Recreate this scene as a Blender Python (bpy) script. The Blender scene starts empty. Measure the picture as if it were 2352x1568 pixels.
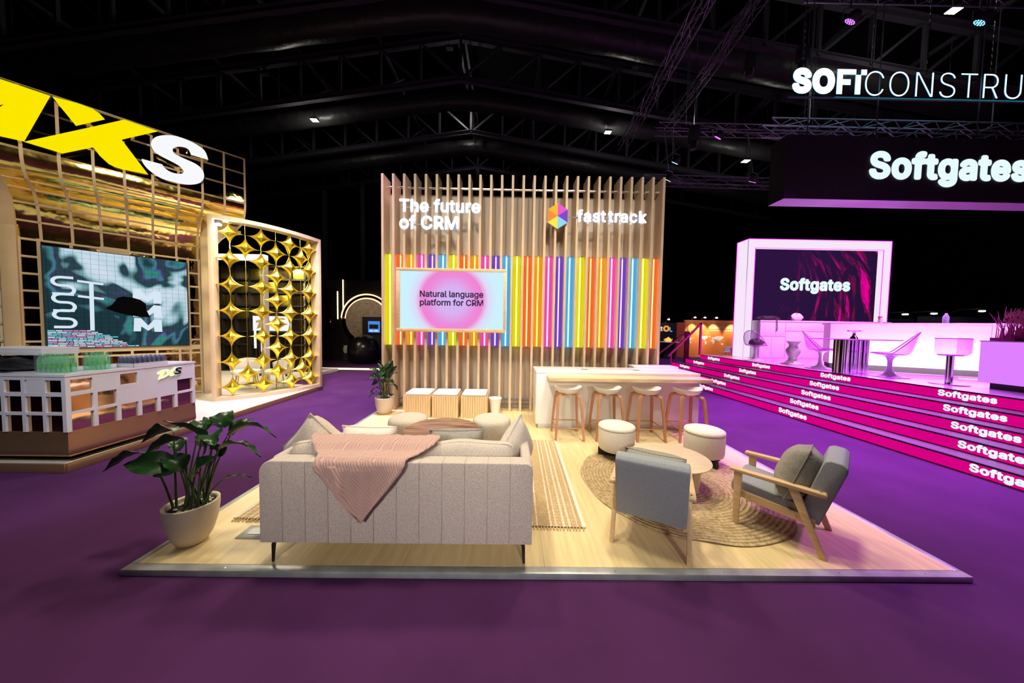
import bpy, bmesh, math, random, os
from mathutils import Vector, Matrix
random.seed(7)
C = bpy.context.scene.collection
SC = bpy.context.scene
PI = math.pi
# ------------------------------------------------------------------ camera
cam = bpy.data.cameras.new('camera')
cam.lens = 10.714
cam.sensor_width = 36
cam.clip_end = 200
cam_o = bpy.data.objects.new('camera', cam)
C.objects.link(cam_o)
cam_o.matrix_world = (Matrix.Translation((0, 0, 1.695)) @ Matrix.Rotation(math.radians(-.51), 4, 'Z')
                      @ Matrix.Rotation(math.radians(90 - 2.49), 4, 'X') @ Matrix.Rotation(math.radians(.9), 4, 'Z'))
SC.camera = cam_o
# ------------------------------------------------------------------ world, exposure
W = bpy.data.worlds.new('hall_dark')
SC.world = W
W.use_nodes = True
W.node_tree.nodes['Background'].inputs[0].default_value = (.004, .004, .008, 1)
W.node_tree.nodes['Background'].inputs[1].default_value = 1
SC.view_settings.view_transform = 'Standard'
SC.view_settings.look = 'None'
SC.view_settings.exposure = 0
SC.view_settings.gamma = 1
SC.view_settings.use_curve_mapping = False
SC.cycles.max_bounces = 7
SC.cycles.transparent_max_bounces = 12
SC.cycles.sample_clamp_indirect = 6


# ------------------------------------------------------------------ lights
def light(kind, name, loc, power, col=(1, 1, 1), target=None, size=.5, size_y=None, spot=60, blend=.6):
    l = bpy.data.lights.new(name, kind)
    l.energy = power
    l.color = col
    o = bpy.data.objects.new(name, l)
    C.objects.link(o)
    o.location = loc
    if kind == 'AREA':
        l.size = size
        if size_y:
            l.shape = 'RECTANGLE'
            l.size_y = size_y
    else:
        l.shadow_soft_size = size
    if kind == 'SPOT':
        l.spot_size = math.radians(spot)
        l.spot_blend = blend
    if target:
        d = Vector(target) - Vector(loc)
        o.rotation_euler = d.to_track_quat('-Z', 'Y').to_euler()
    return o


WARM = (1, .86, .63)
# rigged spots over the wooden stand
light('SPOT', 'stand_spot_light', (-1.6, 2.6, 7.2), 760, WARM, (-1.3, 4.4, 0), .35, spot=78)
light('SPOT', 'stand_spot_light', (1.6, 2.6, 7.2), 760, WARM, (1.3, 4.3, 0), .35, spot=78)
light('SPOT', 'stand_spot_light', (-1.3, 5.2, 7.2), 680, WARM, (-.9, 2.6, 0), .35, spot=80)
light('SPOT', 'stand_spot_light', (1.8, 5.2, 7.2), 680, WARM, (1.3, 2.8, 0), .35, spot=80)
light('SPOT', 'wall_wash_light', (-1.2, 1.2, 6.9), 600, (1, .91, .77), (-1.0, 6, 2.4), .3, spot=66)
light('SPOT', 'wall_wash_light', (1.7, 1.2, 6.9), 600, (1, .91, .77), (1.5, 6, 2.4), .3, spot=66)
# fill spots added out front to brighten the sofa back
light('SPOT', 'front_fill_light', (-2.4, -4.8, 3.3), 1000, (1, .92, .84), (-.9, 2.3, .7), .5, spot=25, blend=.9)
light('SPOT', 'front_fill_light', (1.6, -4.8, 3.3), 880, (1, .92, .84), (.7, 2.3, .6), .5, spot=25, blend=.9)
light('SPOT', 'hall_fill_light', (0, -4.5, 10), 130, (.78, .72, 1), (0, 2, 0), .8, spot=110, blend=1)  # weak general fill added from the front of the hall
# stage wash in magenta / violet
light('SPOT', 'stage_wash_light', (7.6, 6.6, 7.5), 9500, (.68, .15, 1), (5.0, 5.6, 0), .3, spot=46, blend=.9)
light('SPOT', 'stage_wash_light', (8.0, 2.8, 7.2), 4200, (.66, .16, 1), (5.3, 2.0, 0), .3, spot=48, blend=1)
light('SPOT', 'stage_wash_light', (9.0, 7.72, 4.8), 1300, (1, .30, .93), (8.9, 8.1, .85), .25, spot=125)
light('SPOT', 'stage_wash_light', (8.9, 3.4, 4.5), 1100, (1, .32, .93), (9.3, 8.6, 1.2), .3, spot=52)
light('SPOT', 'aisle_wash_light', (-3.6, 5.5, 7.5), 4300, (.80, .58, 1), (-3.8, 7.4, 0), .3, spot=66, blend=.9)
# golden stand
light('SPOT', 'gold_stand_fill', (-3.5, 2.4, 4.3), 520, (1, .86, .60), (-7.2, 5.6, 2.9), .3, spot=72)  # added fill with no fixture, brightens canopy and lattice wall
light('SPOT', 'gold_counter_fill', (-3.0, .4, 4.6), 520, (.86, .86, 1), (-5.4, 3.6, .8), .3, spot=50)  # added fill to lift the white counter lattice
light('SPOT', 'gold_balloon_fill', (-3.2, 5.0, 4.9), 860, (1, .88, .55), (-5.4, 7.0, 1.9), .4, spot=66)  # added fill to brighten the balloon foil
light('SPOT', 'back_aisle_fill', (9.5, 15.2, 8), 1500, (.70, .42, 1), (10.5, 17.5, 0), .3, spot=80)  # violet fill added for the floor behind the stage
light('SPOT', 'disc_fill_light', (-6.9, 11.9, 3.9), 90, (1, .82, .6), (-6.7, 14.4, 2.0), .1, spot=50)  # fill added on the stone disc, its LED arcs are too weak
light('AREA', 'gold_room_light', (-7.6, 9.3, 3.8), 230, (1, .88, .66), (-7.2, 9.0, 0), 1.6)


# ------------------------------------------------------------------ materials
def mat(name, col=(.8, .8, .8), rough=.5, metal=0, noise=None, var=.15, stretch=(1, 1, 1), bump=None, emit=None, es=1, spec=.5,
        coat=0, alpha=1, sheen=0):
    m = bpy.data.materials.new(name)
    m.use_nodes = True
    nt = m.node_tree
    b = nt.nodes['Principled BSDF']
    b.inputs['Base Color'].default_value = (*col, 1)
    b.inputs['Roughness'].default_value = rough
    b.inputs['Metallic'].default_value = metal
    b.inputs['Specular IOR Level'].default_value = spec
    b.inputs['Coat Weight'].default_value = coat
    b.inputs['Alpha'].default_value = alpha
    b.inputs['Sheen Weight'].default_value = sheen
    if emit:
        b.inputs['Emission Color'].default_value = (*emit, 1)
        b.inputs['Emission Strength'].default_value = es
    if noise or bump:
        tc = nt.nodes.new('ShaderNodeTexCoord')
        mp = nt.nodes.new('ShaderNodeMapping')
        mp.inputs['Scale'].default_value = stretch
        nt.links.new(tc.outputs['Object'], mp.inputs['Vector'])
    if noise:
        n = nt.nodes.new('ShaderNodeTexNoise')
        n.inputs['Scale'].default_value = noise
        n.inputs['Detail'].default_value = 6
        nt.links.new(mp.outputs[0], n.inputs['Vector'])
        r = nt.nodes.new('ShaderNodeValToRGB')
        r.color_ramp.elements[0].position = .3
        r.color_ramp.elements[1].position = .7
        r.color_ramp.elements[0].color = (*[c * (1 - var) for c in col], 1)
        r.color_ramp.elements[1].color = (*[min(1, c * (1 + var)) for c in col], 1)
        nt.links.new(n.outputs['Fac'], r.inputs[0])
        nt.links.new(r.outputs[0], b.inputs['Base Color'])
    if bump:
        n2 = nt.nodes.new('ShaderNodeTexNoise')
        n2.inputs['Scale'].default_value = bump[0]
        n2.inputs['Detail'].default_value = 3
        nt.links.new(mp.outputs[0], n2.inputs['Vector'])
        bp = nt.nodes.new('ShaderNodeBump')
        bp.inputs['Strength'].default_value = bump[1]
        bp.inputs['Distance'].default_value = bump[2] if len(bump) > 2 else .01
        nt.links.new(n2.outputs['Fac'], bp.inputs['Height'])
        nt.links.new(bp.outputs[0], b.inputs['Normal'])
    return m


def glow(name, col, s=1.0):
    m = bpy.data.materials.new(name)
    m.use_nodes = True
    nt = m.node_tree
    nt.nodes.clear()
    e = nt.nodes.new('ShaderNodeEmission')
    e.inputs[0].default_value = (*col, 1)
    e.inputs[1].default_value = s
    o = nt.nodes.new('ShaderNodeOutputMaterial')
    nt.links.new(e.outputs[0], o.inputs[0])
    return m


def sleeve(name, col):                      # tinted acrylic sleeve, lit through by its lamp
    m = glow(name, col, 1.15)
    nt = m.node_tree
    e = [n for n in nt.nodes if n.type == 'EMISSION'][0]
    o = [n for n in nt.nodes if n.type == 'OUTPUT_MATERIAL'][0]
    t = nt.nodes.new('ShaderNodeBsdfTransparent')
    t.inputs[0].default_value = (*[.45 + .55 * c for c in col], 1)
    mx = nt.nodes.new('ShaderNodeMixShader')
    mx.inputs[0].default_value = .45
    nt.links.new(t.outputs[0], mx.inputs[1])
    nt.links.new(e.outputs[0], mx.inputs[2])
    nt.links.new(mx.outputs[0], o.inputs[0])
    return m


def clear(name, tint, rough=.05, opacity=.05, facing=.30):
    m = bpy.data.materials.new(name)
    m.use_nodes = True
    nt = m.node_tree
    b = nt.nodes['Principled BSDF']
    o = nt.nodes['Material Output']
    b.inputs['Base Color'].default_value = (*tint, 1)
    b.inputs['Roughness'].default_value = rough
    t = nt.nodes.new('ShaderNodeBsdfTransparent')
    t.inputs[0].default_value = (*tint, 1)
    lw = nt.nodes.new('ShaderNodeLayerWeight')
    lw.inputs[0].default_value = .35
    ad = nt.nodes.new('ShaderNodeMath')
    ad.operation = 'MULTIPLY_ADD'
    ad.inputs[1].default_value = facing
    ad.inputs[2].default_value = opacity
    mx = nt.nodes.new('ShaderNodeMixShader')
    nt.links.new(lw.outputs['Facing'], ad.inputs[0])
    nt.links.new(ad.outputs[0], mx.inputs[0])
    nt.links.new(t.outputs[0], mx.inputs[1])
    nt.links.new(b.outputs[0], mx.inputs[2])
    nt.links.new(mx.outputs[0], o.inputs[0])
    return m


def nodes_of(m):
    return m.node_tree, m.node_tree.nodes['Principled BSDF']


def ramp(nt, stops):
    r = nt.nodes.new('ShaderNodeValToRGB')
    while len(r.color_ramp.elements) < len(stops):
        r.color_ramp.elements.new(.5)
    for e, (p, c) in zip(r.color_ramp.elements, stops):
        e.position = p
        e.color = (*c, 1)
    return r


def wood_planks(name, c1, c2, gap, bw, bh, rough):
    m = mat(name, c1, rough)
    nt, b = nodes_of(m)
    tc = nt.nodes.new('ShaderNodeTexCoord')
    mp = nt.nodes.new('ShaderNodeMapping')
    mp.inputs['Rotation'].default_value = (0, 0, PI / 2)
    mp.inputs['Location'].default_value = (.35, .03, 0)
    nt.links.new(tc.outputs['Object'], mp.inputs['Vector'])
    br = nt.nodes.new('ShaderNodeTexBrick')
    br.inputs['Color1'].default_value = (*c1, 1)
    br.inputs['Color2'].default_value = (*c2, 1)
    br.inputs['Mortar'].default_value = (*gap, 1)
    br.inputs['Scale'].default_value = 1
    br.inputs['Mortar Size'].default_value = .0022
    br.inputs['Brick Width'].default_value = bw
    br.inputs['Row Height'].default_value = bh
    nt.links.new(mp.outputs[0], br.inputs['Vector'])
    n = nt.nodes.new('ShaderNodeTexNoise')
    n.inputs['Scale'].default_value = 3
    n.inputs['Detail'].default_value = 8
    mp2 = nt.nodes.new('ShaderNodeMapping')
    mp2.inputs['Scale'].default_value = (9, .7, 1)
    nt.links.new(tc.outputs['Object'], mp2.inputs['Vector'])
    nt.links.new(mp2.outputs[0], n.inputs['Vector'])
    r = ramp(nt, [(.3, (.86, .84, .8)), (.7, (1.06, 1.06, 1.06))])
    nt.links.new(n.outputs['Fac'], r.inputs[0])
    mx = nt.nodes.new('ShaderNodeMix')
    mx.data_type = 'RGBA'
    mx.blend_type = 'MULTIPLY'
    mx.inputs[0].default_value = 1
    nt.links.new(br.outputs[0], mx.inputs[6])
    nt.links.new(r.outputs[0], mx.inputs[7])
    nt.links.new(mx.outputs[2], b.inputs['Base Color'])
    return m


MT = {}
MT['carpet'] = mat('purple_carpet', (.072, .0205, .090), .95, noise=1.6, var=.14, bump=(220, .25, .004), spec=.1)
MT['hall'] = mat('hall_black', (.006, .006, .009), .9, spec=.1)
MT['steel'] = mat('truss_steel', (.075, .070, .09), .55, spec=.3)
MT['duct'] = mat('duct_fabric', (.03, .029, .03), .42, bump=(1.4, .5, .15))
MT['floorwood'] = wood_planks('laminate_floor', (.80, .655, .36), (.765, .62, .335), (.50, .39, .2), 5.2, .98, .34)
MT['trim'] = mat('metal_edge', (.40, .44, .45), .32, .35, noise=8, var=.2)
MT['oakfin'] = mat('oak_fin', (.66, .50, .33), .5, noise=7, var=.09, stretch=(5, 5, .5))
MT['panel'] = mat('wall_panel', (.60, .51, .42), .55, noise=6, var=.07, stretch=(6, 6, .3))
MT['chrome'] = mat('steel_tube', (.75, .74, .7), .22, 1)
MT['oak'] = mat('light_oak', (.72, .53, .31), .45, noise=5, var=.1, stretch=(1, 9, 9))
MT['oakz'] = mat('light_oak_upright', (.72, .52, .29), .45, noise=5, var=.1, stretch=(9, 9, 1))
MT['cubecore'] = mat('cube_core', (.36, .24, .12), .6)
MT['railgrey'] = mat('grey_rail', (.22, .21, .22), .6)
MT['ash'] = mat('ash_wood', (.74, .52, .29), .4, noise=6, var=.12, stretch=(8, 1.2, 8))
MT['beech'] = mat('beech_leg', (.50, .245, .115), .45, noise=6, var=.12, stretch=(9, 9, 1))
MT['white'] = mat('white_laminate', (.86, .86, .86), .22)
MT['whitemat'] = mat('white_plastic', (.82, .82, .80), .38)
MT['cushwhite'] = mat('white_cushion', (.86, .85, .82), .8, bump=(240, .1, .003))
MT['boucle'] = mat('boucle_sofa', (.65, .57, .515), .95, noise=150, var=.24, bump=(190, .7, .009), spec=.1, sheen=.3)
MT['boucle2'] = mat('boucle_cushion', (.68, .605, .53), .95, noise=150, var=.22, bump=(190, .7, .009), spec=.1, sheen=.3)
MT['tweed'] = mat('tweed_pouf', (.58, .53, .45), .95, noise=120, var=.24, bump=(200, .7, .008), spec=.1)
MT['cream'] = mat('cream_boucle', (.80, .76, .67), .95, noise=110, var=.1, bump=(120, .6, .008), spec=.1)
MT['linen'] = mat('white_linen', (.80, .74, .68), .9, bump=(20, .5, .02), spec=.1)
MT['greylinen'] = mat('grey_linen', (.32, .31, .28), .9, noise=130, var=.22, bump=(10, .5, .02), spec=.1)
MT['felt'] = mat('grey_felt', (.32, .352, .395), .95, noise=160, var=.16, bump=(200, .3, .004), spec=.1)
MT['black'] = mat('black_metal', (.012, .012, .014), .4)
MT['matblack'] = mat('matt_black', (.018, .017, .018), .7)
MT['pot'] = mat('pot_glaze', (.70, .62, .50), .5, noise=3, var=.04)
MT['soil'] = mat('soil', (.035, .024, .018), .95, noise=30, var=.5)
MT['pebble'] = mat('pebble', (.55, .5, .42), .6, noise=10, var=.2)
MT['stem'] = mat('plant_stem', (.05, .10, .03), .5)
MT['silvertrim'] = mat('socket_steel', (.5, .5, .47), .3, .8)
MT['gold'] = mat('gold_mirror', (1, .76, .20), .11, 1, bump=(2.2, .16, .12))
MT['goldwall'] = mat('bronze_mirror', (.50, .36, .15), .05, 1, bump=(4, .12, .06))
MT['goldsolid'] = mat('gold_laminate', (.50, .33, .15), .28, .75)
MT['rib'] = mat('beige_rib', (.56, .44, .28), .5, noise=4, var=.05)
MT['foil'] = mat('gold_foil', (1, .84, .08), .32, 1, bump=(16, .35, .02))
MT['goldwire'] = mat('gold_wire', (.8, .6, .15), .3, 1)
MT['creamfloor'] = mat('cream_laminate', (.78, .73, .60), .25, noise=2, var=.06)
MT['shelfblack'] = mat('black_shelf', (.015, .013, .013), .4)
MT['deck'] = mat('stage_deck', (.76, .52, .80), .12)
MT['tread'] = mat('tread_grey', (.10, .095, .12), .45, noise=20, var=.2)
MT['pedestal'] = mat('white_pedestal', (.78, .76, .8), .18, coat=.5)
MT['chromecol'] = mat('chrome_column', (.88, .85, .9), .16, 1)
MT['acrylic'] = clear('clear_acrylic', (.93, .80, .97))
MT['pet'] = clear('clear_bottle', (.62, .95, .74), .08, .18, .5)
MT['film'] = clear('shrink_film', (.93, 1, .97), .2, .03, .10)
MT['petclear'] = clear('clear_water_bottle', (.86, .92, 1), .08, .3)
MT['blackbag'] = mat('black_nylon', (.010, .009, .012), .55, bump=(14, .6, .03))
MT['whitebag'] = mat('white_polybag', (.75, .70, .74), .4, bump=(18, .7, .03))
MT['capgreen'] = mat('green_cap', (.10, .45, .14), .4)
MT['magenta_rail'] = mat('magenta_rail', (.45, .01, .22), .35)
MT['orangewall'] = mat('orange_wall', (.72, .22, .05), .6)
MT['navy'] = mat('black_wall', (.010, .011, .014), .5)
MT['letter'] = glow('sign_white', (1, .99, 1), 1.6)
MT['sideglow'] = glow('sign_halo', (.30, .48, 1), .9)
MT['softletter'] = glow('screen_white', (.80, .97, 1), 1.0)
MT['cyanwhite'] = glow('cyan_white', (.85, .97, 1), 1.35)
MT['cyan'] = glow('cyan_edge', (.05, .45, .85), 1.2)
MT['flood'] = glow('flood_lens', (1, .97, .86), 14)
MT['ledstrip'] = glow('warm_led', (1, .70, .36), 2.6)
MT['whiteled'] = glow('white_led', (1, .9, .78), 3)
MT['yellowface'] = glow('yellow_sign', (.93, .76, .0), 1.05)
MT['whiteface'] = glow('white_sign', (.93, .94, .97), 1.0)


def copy_tree(o, parent=None):
    c = o.copy()
    C.objects.link(c)
    if parent:
        c.parent = parent
    for ch in list(o.children):
        copy_tree(ch, c)
    return c


# ------------------------------------------------------------------ mesh helper
class B:
    def __init__(s):
        s.bm = bmesh.new()

    def add(s, vs, fs):
        v = [s.bm.verts.new(p) for p in vs]
        for f in fs:
            try:
                s.bm.faces.new([v[i] for i in f])
            except ValueError:
                pass
        return s

    def box(s, x0, x1, y0, y1, z0, z1):
        return s.add([(x, y, z) for z in (z0, z1) for y in (y0, y1) for x in (x0, x1)],
                     [(0, 2, 3, 1), (4, 5, 7, 6), (0, 1, 5, 4), (2, 6, 7, 3), (0, 4, 6, 2), (1, 3, 7, 5)])

    def obox(s, o, ax, ay, az):             # box from a corner and three edge vectors
        o, ax, ay, az = map(Vector, (o, ax, ay, az))
        return s.add([o + ax * i + ay * j + az * k for k in (0, 1) for j in (0, 1) for i in (0, 1)],
                     [(0, 2, 3, 1), (4, 5, 7, 6), (0, 1, 5, 4), (2, 6, 7, 3), (0, 4, 6, 2), (1, 3, 7, 5)])

    def beam(s, a, b, w, h=None):           # rectangular bar from a to b
        a, b = Vector(a), Vector(b)
        h = h or w
        t = (b - a).normalized()
        up = Vector((0, 0, 1)) if abs(t.z) < .95 else Vector((0, 1, 0))
        sd = t.cross(up).normalized()
        n = sd.cross(t)
        return s.obox(a - sd * w / 2 - n * h / 2, b - a, sd * w, n * h)

    def tube(s, path, r, seg=8, closed=False):
        P = [Vector(p) for p in path]
        n = len(P)
        rr = r if isinstance(r, (list, tuple)) else [r] * n
        vs, fs = [], []
        prev = None
        for i, p in enumerate(P):
            if closed:
                t = (P[(i + 1) % n] - P[i - 1]).normalized()
            else:
                t = (P[min(i + 1, n - 1)] - P[max(i - 1, 0)]).normalized()
            if prev is None:
                up = Vector((0, 0, 1)) if abs(t.z) < .9 else Vector((1, 0, 0))
                sd = t.cross(up).normalized()
            else:
                sd = (prev - t * prev.dot(t)).normalized()
            prev = sd
            nn = sd.cross(t)
            for k in range(seg):
                a = 2 * PI * (k + .5) / seg
                vs.append(p + (sd * math.cos(a) + nn * math.sin(a)) * rr[i])
        m = n if closed else n - 1
        for i in range(m):
            for k in range(seg):
                a, b = i * seg + k, i * seg + (k + 1) % seg
                c, d = ((i + 1) % n) * seg + (k + 1) % seg, ((i + 1) % n) * seg + k
                fs.append((a, d, c, b))
        if not closed:
            fs.append(tuple(range(seg)))
            fs.append(tuple((n - 1) * seg + k for k in reversed(range(seg))))
        return s.add(vs, fs)

    def lathe(s, prof, c=(0, 0, 0), seg=32, sx=1, sy=1):
        vs, fs = [], []
        for r, z in prof:
            for k in range(seg):
                a = 2 * PI * k / seg
                vs.append((c[0] + max(r, .0004) * sx * math.cos(a), c[1] + max(r, .0004) * sy * math.sin(a), c[2] + z))
        for i in range(len(prof) - 1):
            for k in range(seg):
                a, b = i * seg + k, i * seg + (k + 1) % seg
                fs.append((a, b, b + seg, a + seg))
        fs.append(tuple(reversed(range(seg))))
        fs.append(tuple((len(prof) - 1) * seg + k for k in range(seg)))
        return s.add(vs, fs)

    def prism(s, poly, f, h):               # polygon in a plane, f(x, y, h) -> point
        n = len(poly)
        vs = [f(x, y, 0) for x, y in poly] + [f(x, y, h) for x, y in poly]
        fs = [tuple(range(n)), tuple(reversed(range(n, 2 * n)))]
        fs += [(i, i + n, (i + 1) % n + n, (i + 1) % n) for i in range(n)]
        return s.add(vs, fs)

    def grid(s, f, nu, nv, cu=False):
        vs = [f(i / nu, j / nv) for j in range(nv + 1) for i in range(nu if cu else nu + 1)]
        w = nu if cu else nu + 1
        fs = [(j * w + i, j * w + (i + 1) % w, (j + 1) * w + (i + 1) % w, (j + 1) * w + i) for j in range(nv) for i in range(nu)]
        return s.add(vs, fs)

    def sweep(s, path, side, w, t):         # flat strip along a path, its width along side
        P = [Vector(p) for p in path]
        S = Vector(side).normalized()
        vs, fs = [], []
        for i, p in enumerate(P):
            T = (P[min(i + 1, len(P) - 1)] - P[max(i - 1, 0)]).normalized()
            N = T.cross(S).normalized()
            vs += [p - S * w / 2, p + S * w / 2, p + S * w / 2 + N * t, p - S * w / 2 + N * t]
        for i in range(len(P) - 1):
            for k in range(4):
                a, b = i * 4 + k, i * 4 + (k + 1) % 4
                fs.append((a, b, b + 4, a + 4))
        n = len(P) * 4
        fs += [(3, 2, 1, 0), (n - 4, n - 3, n - 2, n - 1)]
        return s.add(vs, fs)

    def xf(s, M):
        bmesh.ops.transform(s.bm, matrix=M, verts=s.bm.verts)
        return s

    def build(s, name, m, parent=None, world=False, bevel=0, seg=2, smooth=35, label=None, cat=None, group=None, kind=None, merge=True):
        bm = s.bm
        if merge:
            bmesh.ops.remove_doubles(bm, verts=bm.verts, dist=1e-5)
        bmesh.ops.recalc_face_normals(bm, faces=bm.faces)
        if bevel:
            es = [e for e in bm.edges if len(e.link_faces) == 2 and e.calc_face_angle(0) > .6]
            bmesh.ops.bevel(bm, geom=es, offset=bevel, segments=seg, affect='EDGES', profile=.5, clamp_overlap=True)
        me = bpy.data.meshes.new(name)
        bm.to_mesh(me)
        bm.free()
        for q in ([m] if not isinstance(m, list) else m):
            me.materials.append(MT[q] if isinstance(q, str) else q)
        if smooth:
            me.polygons.foreach_set('use_smooth', [True] * len(me.polygons))
            me.set_sharp_from_angle(angle=math.radians(smooth))
        o = bpy.data.objects.new(name, me)
        C.objects.link(o)
        if parent:
            if world:
                bpy.context.view_layer.update()
                top, mw = parent, Matrix()
                while top:
                    mw = Matrix.LocRotScale(top.location, top.rotation_euler, top.scale) @ mw
                    top = top.parent
                me.transform(mw.inverted())
            o.parent = parent
        elif world == 'origin':
            pass
        if label:
            o['label'] = label
        if cat:
            o['category'] = cat
        if group:
            o['group'] = group
        if kind:
            o['kind'] = kind
        return o


def thing(name, label, cat, loc=(0, 0, 0), rz=0, group=None):
    o = bpy.data.objects.new(name, None)
    o.empty_display_size = .1
    C.objects.link(o)
    o.location = loc
    o.rotation_euler = (0, 0, rz)
    o['label'] = label
    o['category'] = cat
    if group:
        o['group'] = group
    return o


def dup(src, loc, rz, label, group=None):
    o = copy_tree(src)
    o.location = loc
    o.rotation_euler = (0, 0, rz)
    o['label'] = label
    if group:
        o['group'] = group
    return o


def struct(b, name, m, **k):
    return b.build(name, m, kind='structure', **k)


# ------------------------------------------------------------------ lettering
try:
    FONT = bpy.data.fonts.load(os.path.join(bpy.utils.system_resource('DATAFILES', path='fonts'), 'Inter.woff2'))
except Exception:
    FONT = None


def text(body, origin, xd, up, m, parent, w=None, h=None, bold=.02, space=1.0, thick=.004, name='lettering', shear=0, line=1.0, side=None, slim=0):
    """lettering standing on origin (lower left of its box), running along xd; fitted to w x h"""
    cu = bpy.data.curves.new('lettering', 'FONT')
    cu.body = body
    cu.size = 1
    cu.extrude = .001
    cu.offset = -slim
    cu.resolution_u = 4
    cu.space_character = space
    cu.space_line = line
    cu.shear = shear
    if FONT:
        cu.font = FONT
    ob = bpy.data.objects.new('lettering', cu)
    C.objects.link(ob)
    bpy.context.view_layer.update()
    m0 = bpy.data.meshes.new_from_object(ob.evaluated_get(bpy.context.evaluated_depsgraph_get()))
    bpy.data.objects.remove(ob)
    bm = bmesh.new()
    for k in range(15 if bold else 1):        # heavier strokes: the glyphs repeated round a small circle
        n0 = len(bm.verts)
        bm.from_mesh(m0)
        if k:
            bm.verts.ensure_lookup_table()
            bmesh.ops.translate(bm, verts=bm.verts[n0:], vec=(bold * math.cos(k * PI / 7), bold * math.sin(k * PI / 7), 0))
    me = bpy.data.meshes.new(name)
    bm.to_mesh(me)
    bm.free()
    bpy.data.meshes.remove(m0)
    me.name = name
    xs = [v.co.x for v in me.vertices]
    ys = [v.co.y for v in me.vertices]
    x0, x1, y0, y1 = min(xs), max(xs), min(ys), max(ys)
    sx = w / (x1 - x0) if w else h / (y1 - y0)
    sy = h / (y1 - y0) if h else sx
    X, U = Vector(xd).normalized(), Vector(up).normalized()
    N = X.cross(U)
    O = Vector(origin)
    for v in me.vertices:
        v.co = O + X * (v.co.x - x0) * sx + U * (v.co.y - y0) * sy + N * (thick if v.co.z > 0 else 0)
    me.materials.clear()
    me.materials.append(MT[m] if isinstance(m, str) else m)
    if side:
        me.materials.append(MT[side])
        for p in me.polygons:
            if abs(p.normal.dot(N)) < .7:
                p.material_index = 1
    o = bpy.data.objects.new(name, me)
    C.objects.link(o)
    if parent:
        me.transform(Matrix.LocRotScale(parent.location, parent.rotation_euler, parent.scale).inverted())
        o.parent = parent
    return o


def soft_cushion(w, h, t, pinch=.55, n=14, seam=.008):
    """knife-edge pillow lying in XZ, thickness along Y"""
    b = B()

    def side(sg):
        def f(u, v):
            x, z = u * 2 - 1, v * 2 - 1
            e = max(0, (1 - abs(x) ** 2.6)) ** pinch * max(0, (1 - abs(z) ** 2.6)) ** pinch
            cx = 1 - .06 * (1 - abs(z) ** 2) * (abs(x) > .0) * abs(x)
            cz = 1 - .06 * (1 - abs(x) ** 2) * abs(z)
            wr = .03 * math.sin(7 * x + 3 * z) * math.sin(5 * z - 2 * x) * e
            return (x * cx * w / 2, sg * t / 2 * (e + wr), z * cz * h / 2)
        return f
    b.grid(side(1), n, n)
    b.grid(side(-1), n, n)
    return b


def cushion_piping(w, h, r=.006, n=14):
    pts = []
    for k in range(4):
        for i in range(n):
            q = i / n * 2 - 1
            x, z = [(q, -1), (1, q), (-q, 1), (-1, -q)][k]
            cx = 1 - .06 * (1 - abs(z) ** 2) * abs(x)
            cz = 1 - .06 * (1 - abs(x) ** 2) * abs(z)
            pts.append((x * cx * w / 2, 0, z * cz * h / 2))
    return B().tube(pts, r, 6, closed=True)


def pose(loc, rx=0, ry=0, rz=0):
    return Matrix.Translation(loc) @ Matrix.Rotation(rz, 4, 'Z') @ Matrix.Rotation(rx, 4, 'X') @ Matrix.Rotation(ry, 4, 'Y')


# ================================================================== THE HALL
struct(B().box(-32, 32, -7, 44, -.1, 0), 'floor', 'carpet')
struct(B().box(-32, 32, 44, 44.2, 0, 20), 'wall_back', 'hall')
struct(B().box(-32, 32, -7.2, -7, 0, 20), 'wall_front', 'hall')
struct(B().box(-32.2, -32, -7, 44, 0, 20), 'wall_left', 'hall')
struct(B().box(32, 32.2, -7, 44, 0, 20), 'wall_right', 'hall')
RX, SL = -3.2, .152                          # ridge line, roof slope


def roofz(x, z):
    return z - SL * abs(x - RX)


cb = B()
for x in (-32, 32):
    cb.add([(RX, -7, 20.4), (RX, 44, 20.4), (x, 44, roofz(x, 20.4)), (x, -7, roofz(x, 20.4)),
            (RX, -7, 20.5), (RX, 44, 20.5), (x, 44, roofz(x, 20.5)), (x, -7, roofz(x, 20.5))],
           [(0, 1, 2, 3), (7, 6, 5, 4), (0, 4, 5, 1), (3, 2, 6, 7), (0, 3, 7, 4), (1, 5, 6, 2)])
struct(cb, 'ceiling', 'hall')
TRUSS_Y = [9.2, 14.2, 19.2, 24.25, 29.4]
for k, ty in enumerate(TRUSS_Y):
    b = B()
    zb, zt = 16.75, 19.15
    for sgn in (-1, 1):
        for z, hh in ((zb, .3), (zt, .34)):
            xe = RX + sgn * 28
            b.beam((RX, ty, z), (xe, ty, roofz(xe, z)), .05, hh)
            for dz in (-hh / 2, hh / 2):
                b.beam((RX, ty, z + dz), (xe, ty, roofz(xe, z) + dz), .26, .04)
        step = 2.42
        for i in range(1, 12):
            x = RX + sgn * step * i
            xp = RX + sgn * step * (i - 1)
            b.beam((x, ty, roofz(x, zb)), (x, ty, roofz(x, zt)), .14)
            b.beam((xp, ty, roofz(xp, zb)), (x, ty, roofz(x, zt)), .12)
    b.beam((RX, ty, zb), (RX, ty, zt), .16)
    if k == 4:
        for i in range(-4, 5):
            x = RX + i * 3.6
            b.beam((x, ty, .2), (x, ty, roofz(x, zb)), .3, .3)
    struct(b, 'roof_truss', 'steel', merge=False)
b = B()
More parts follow.
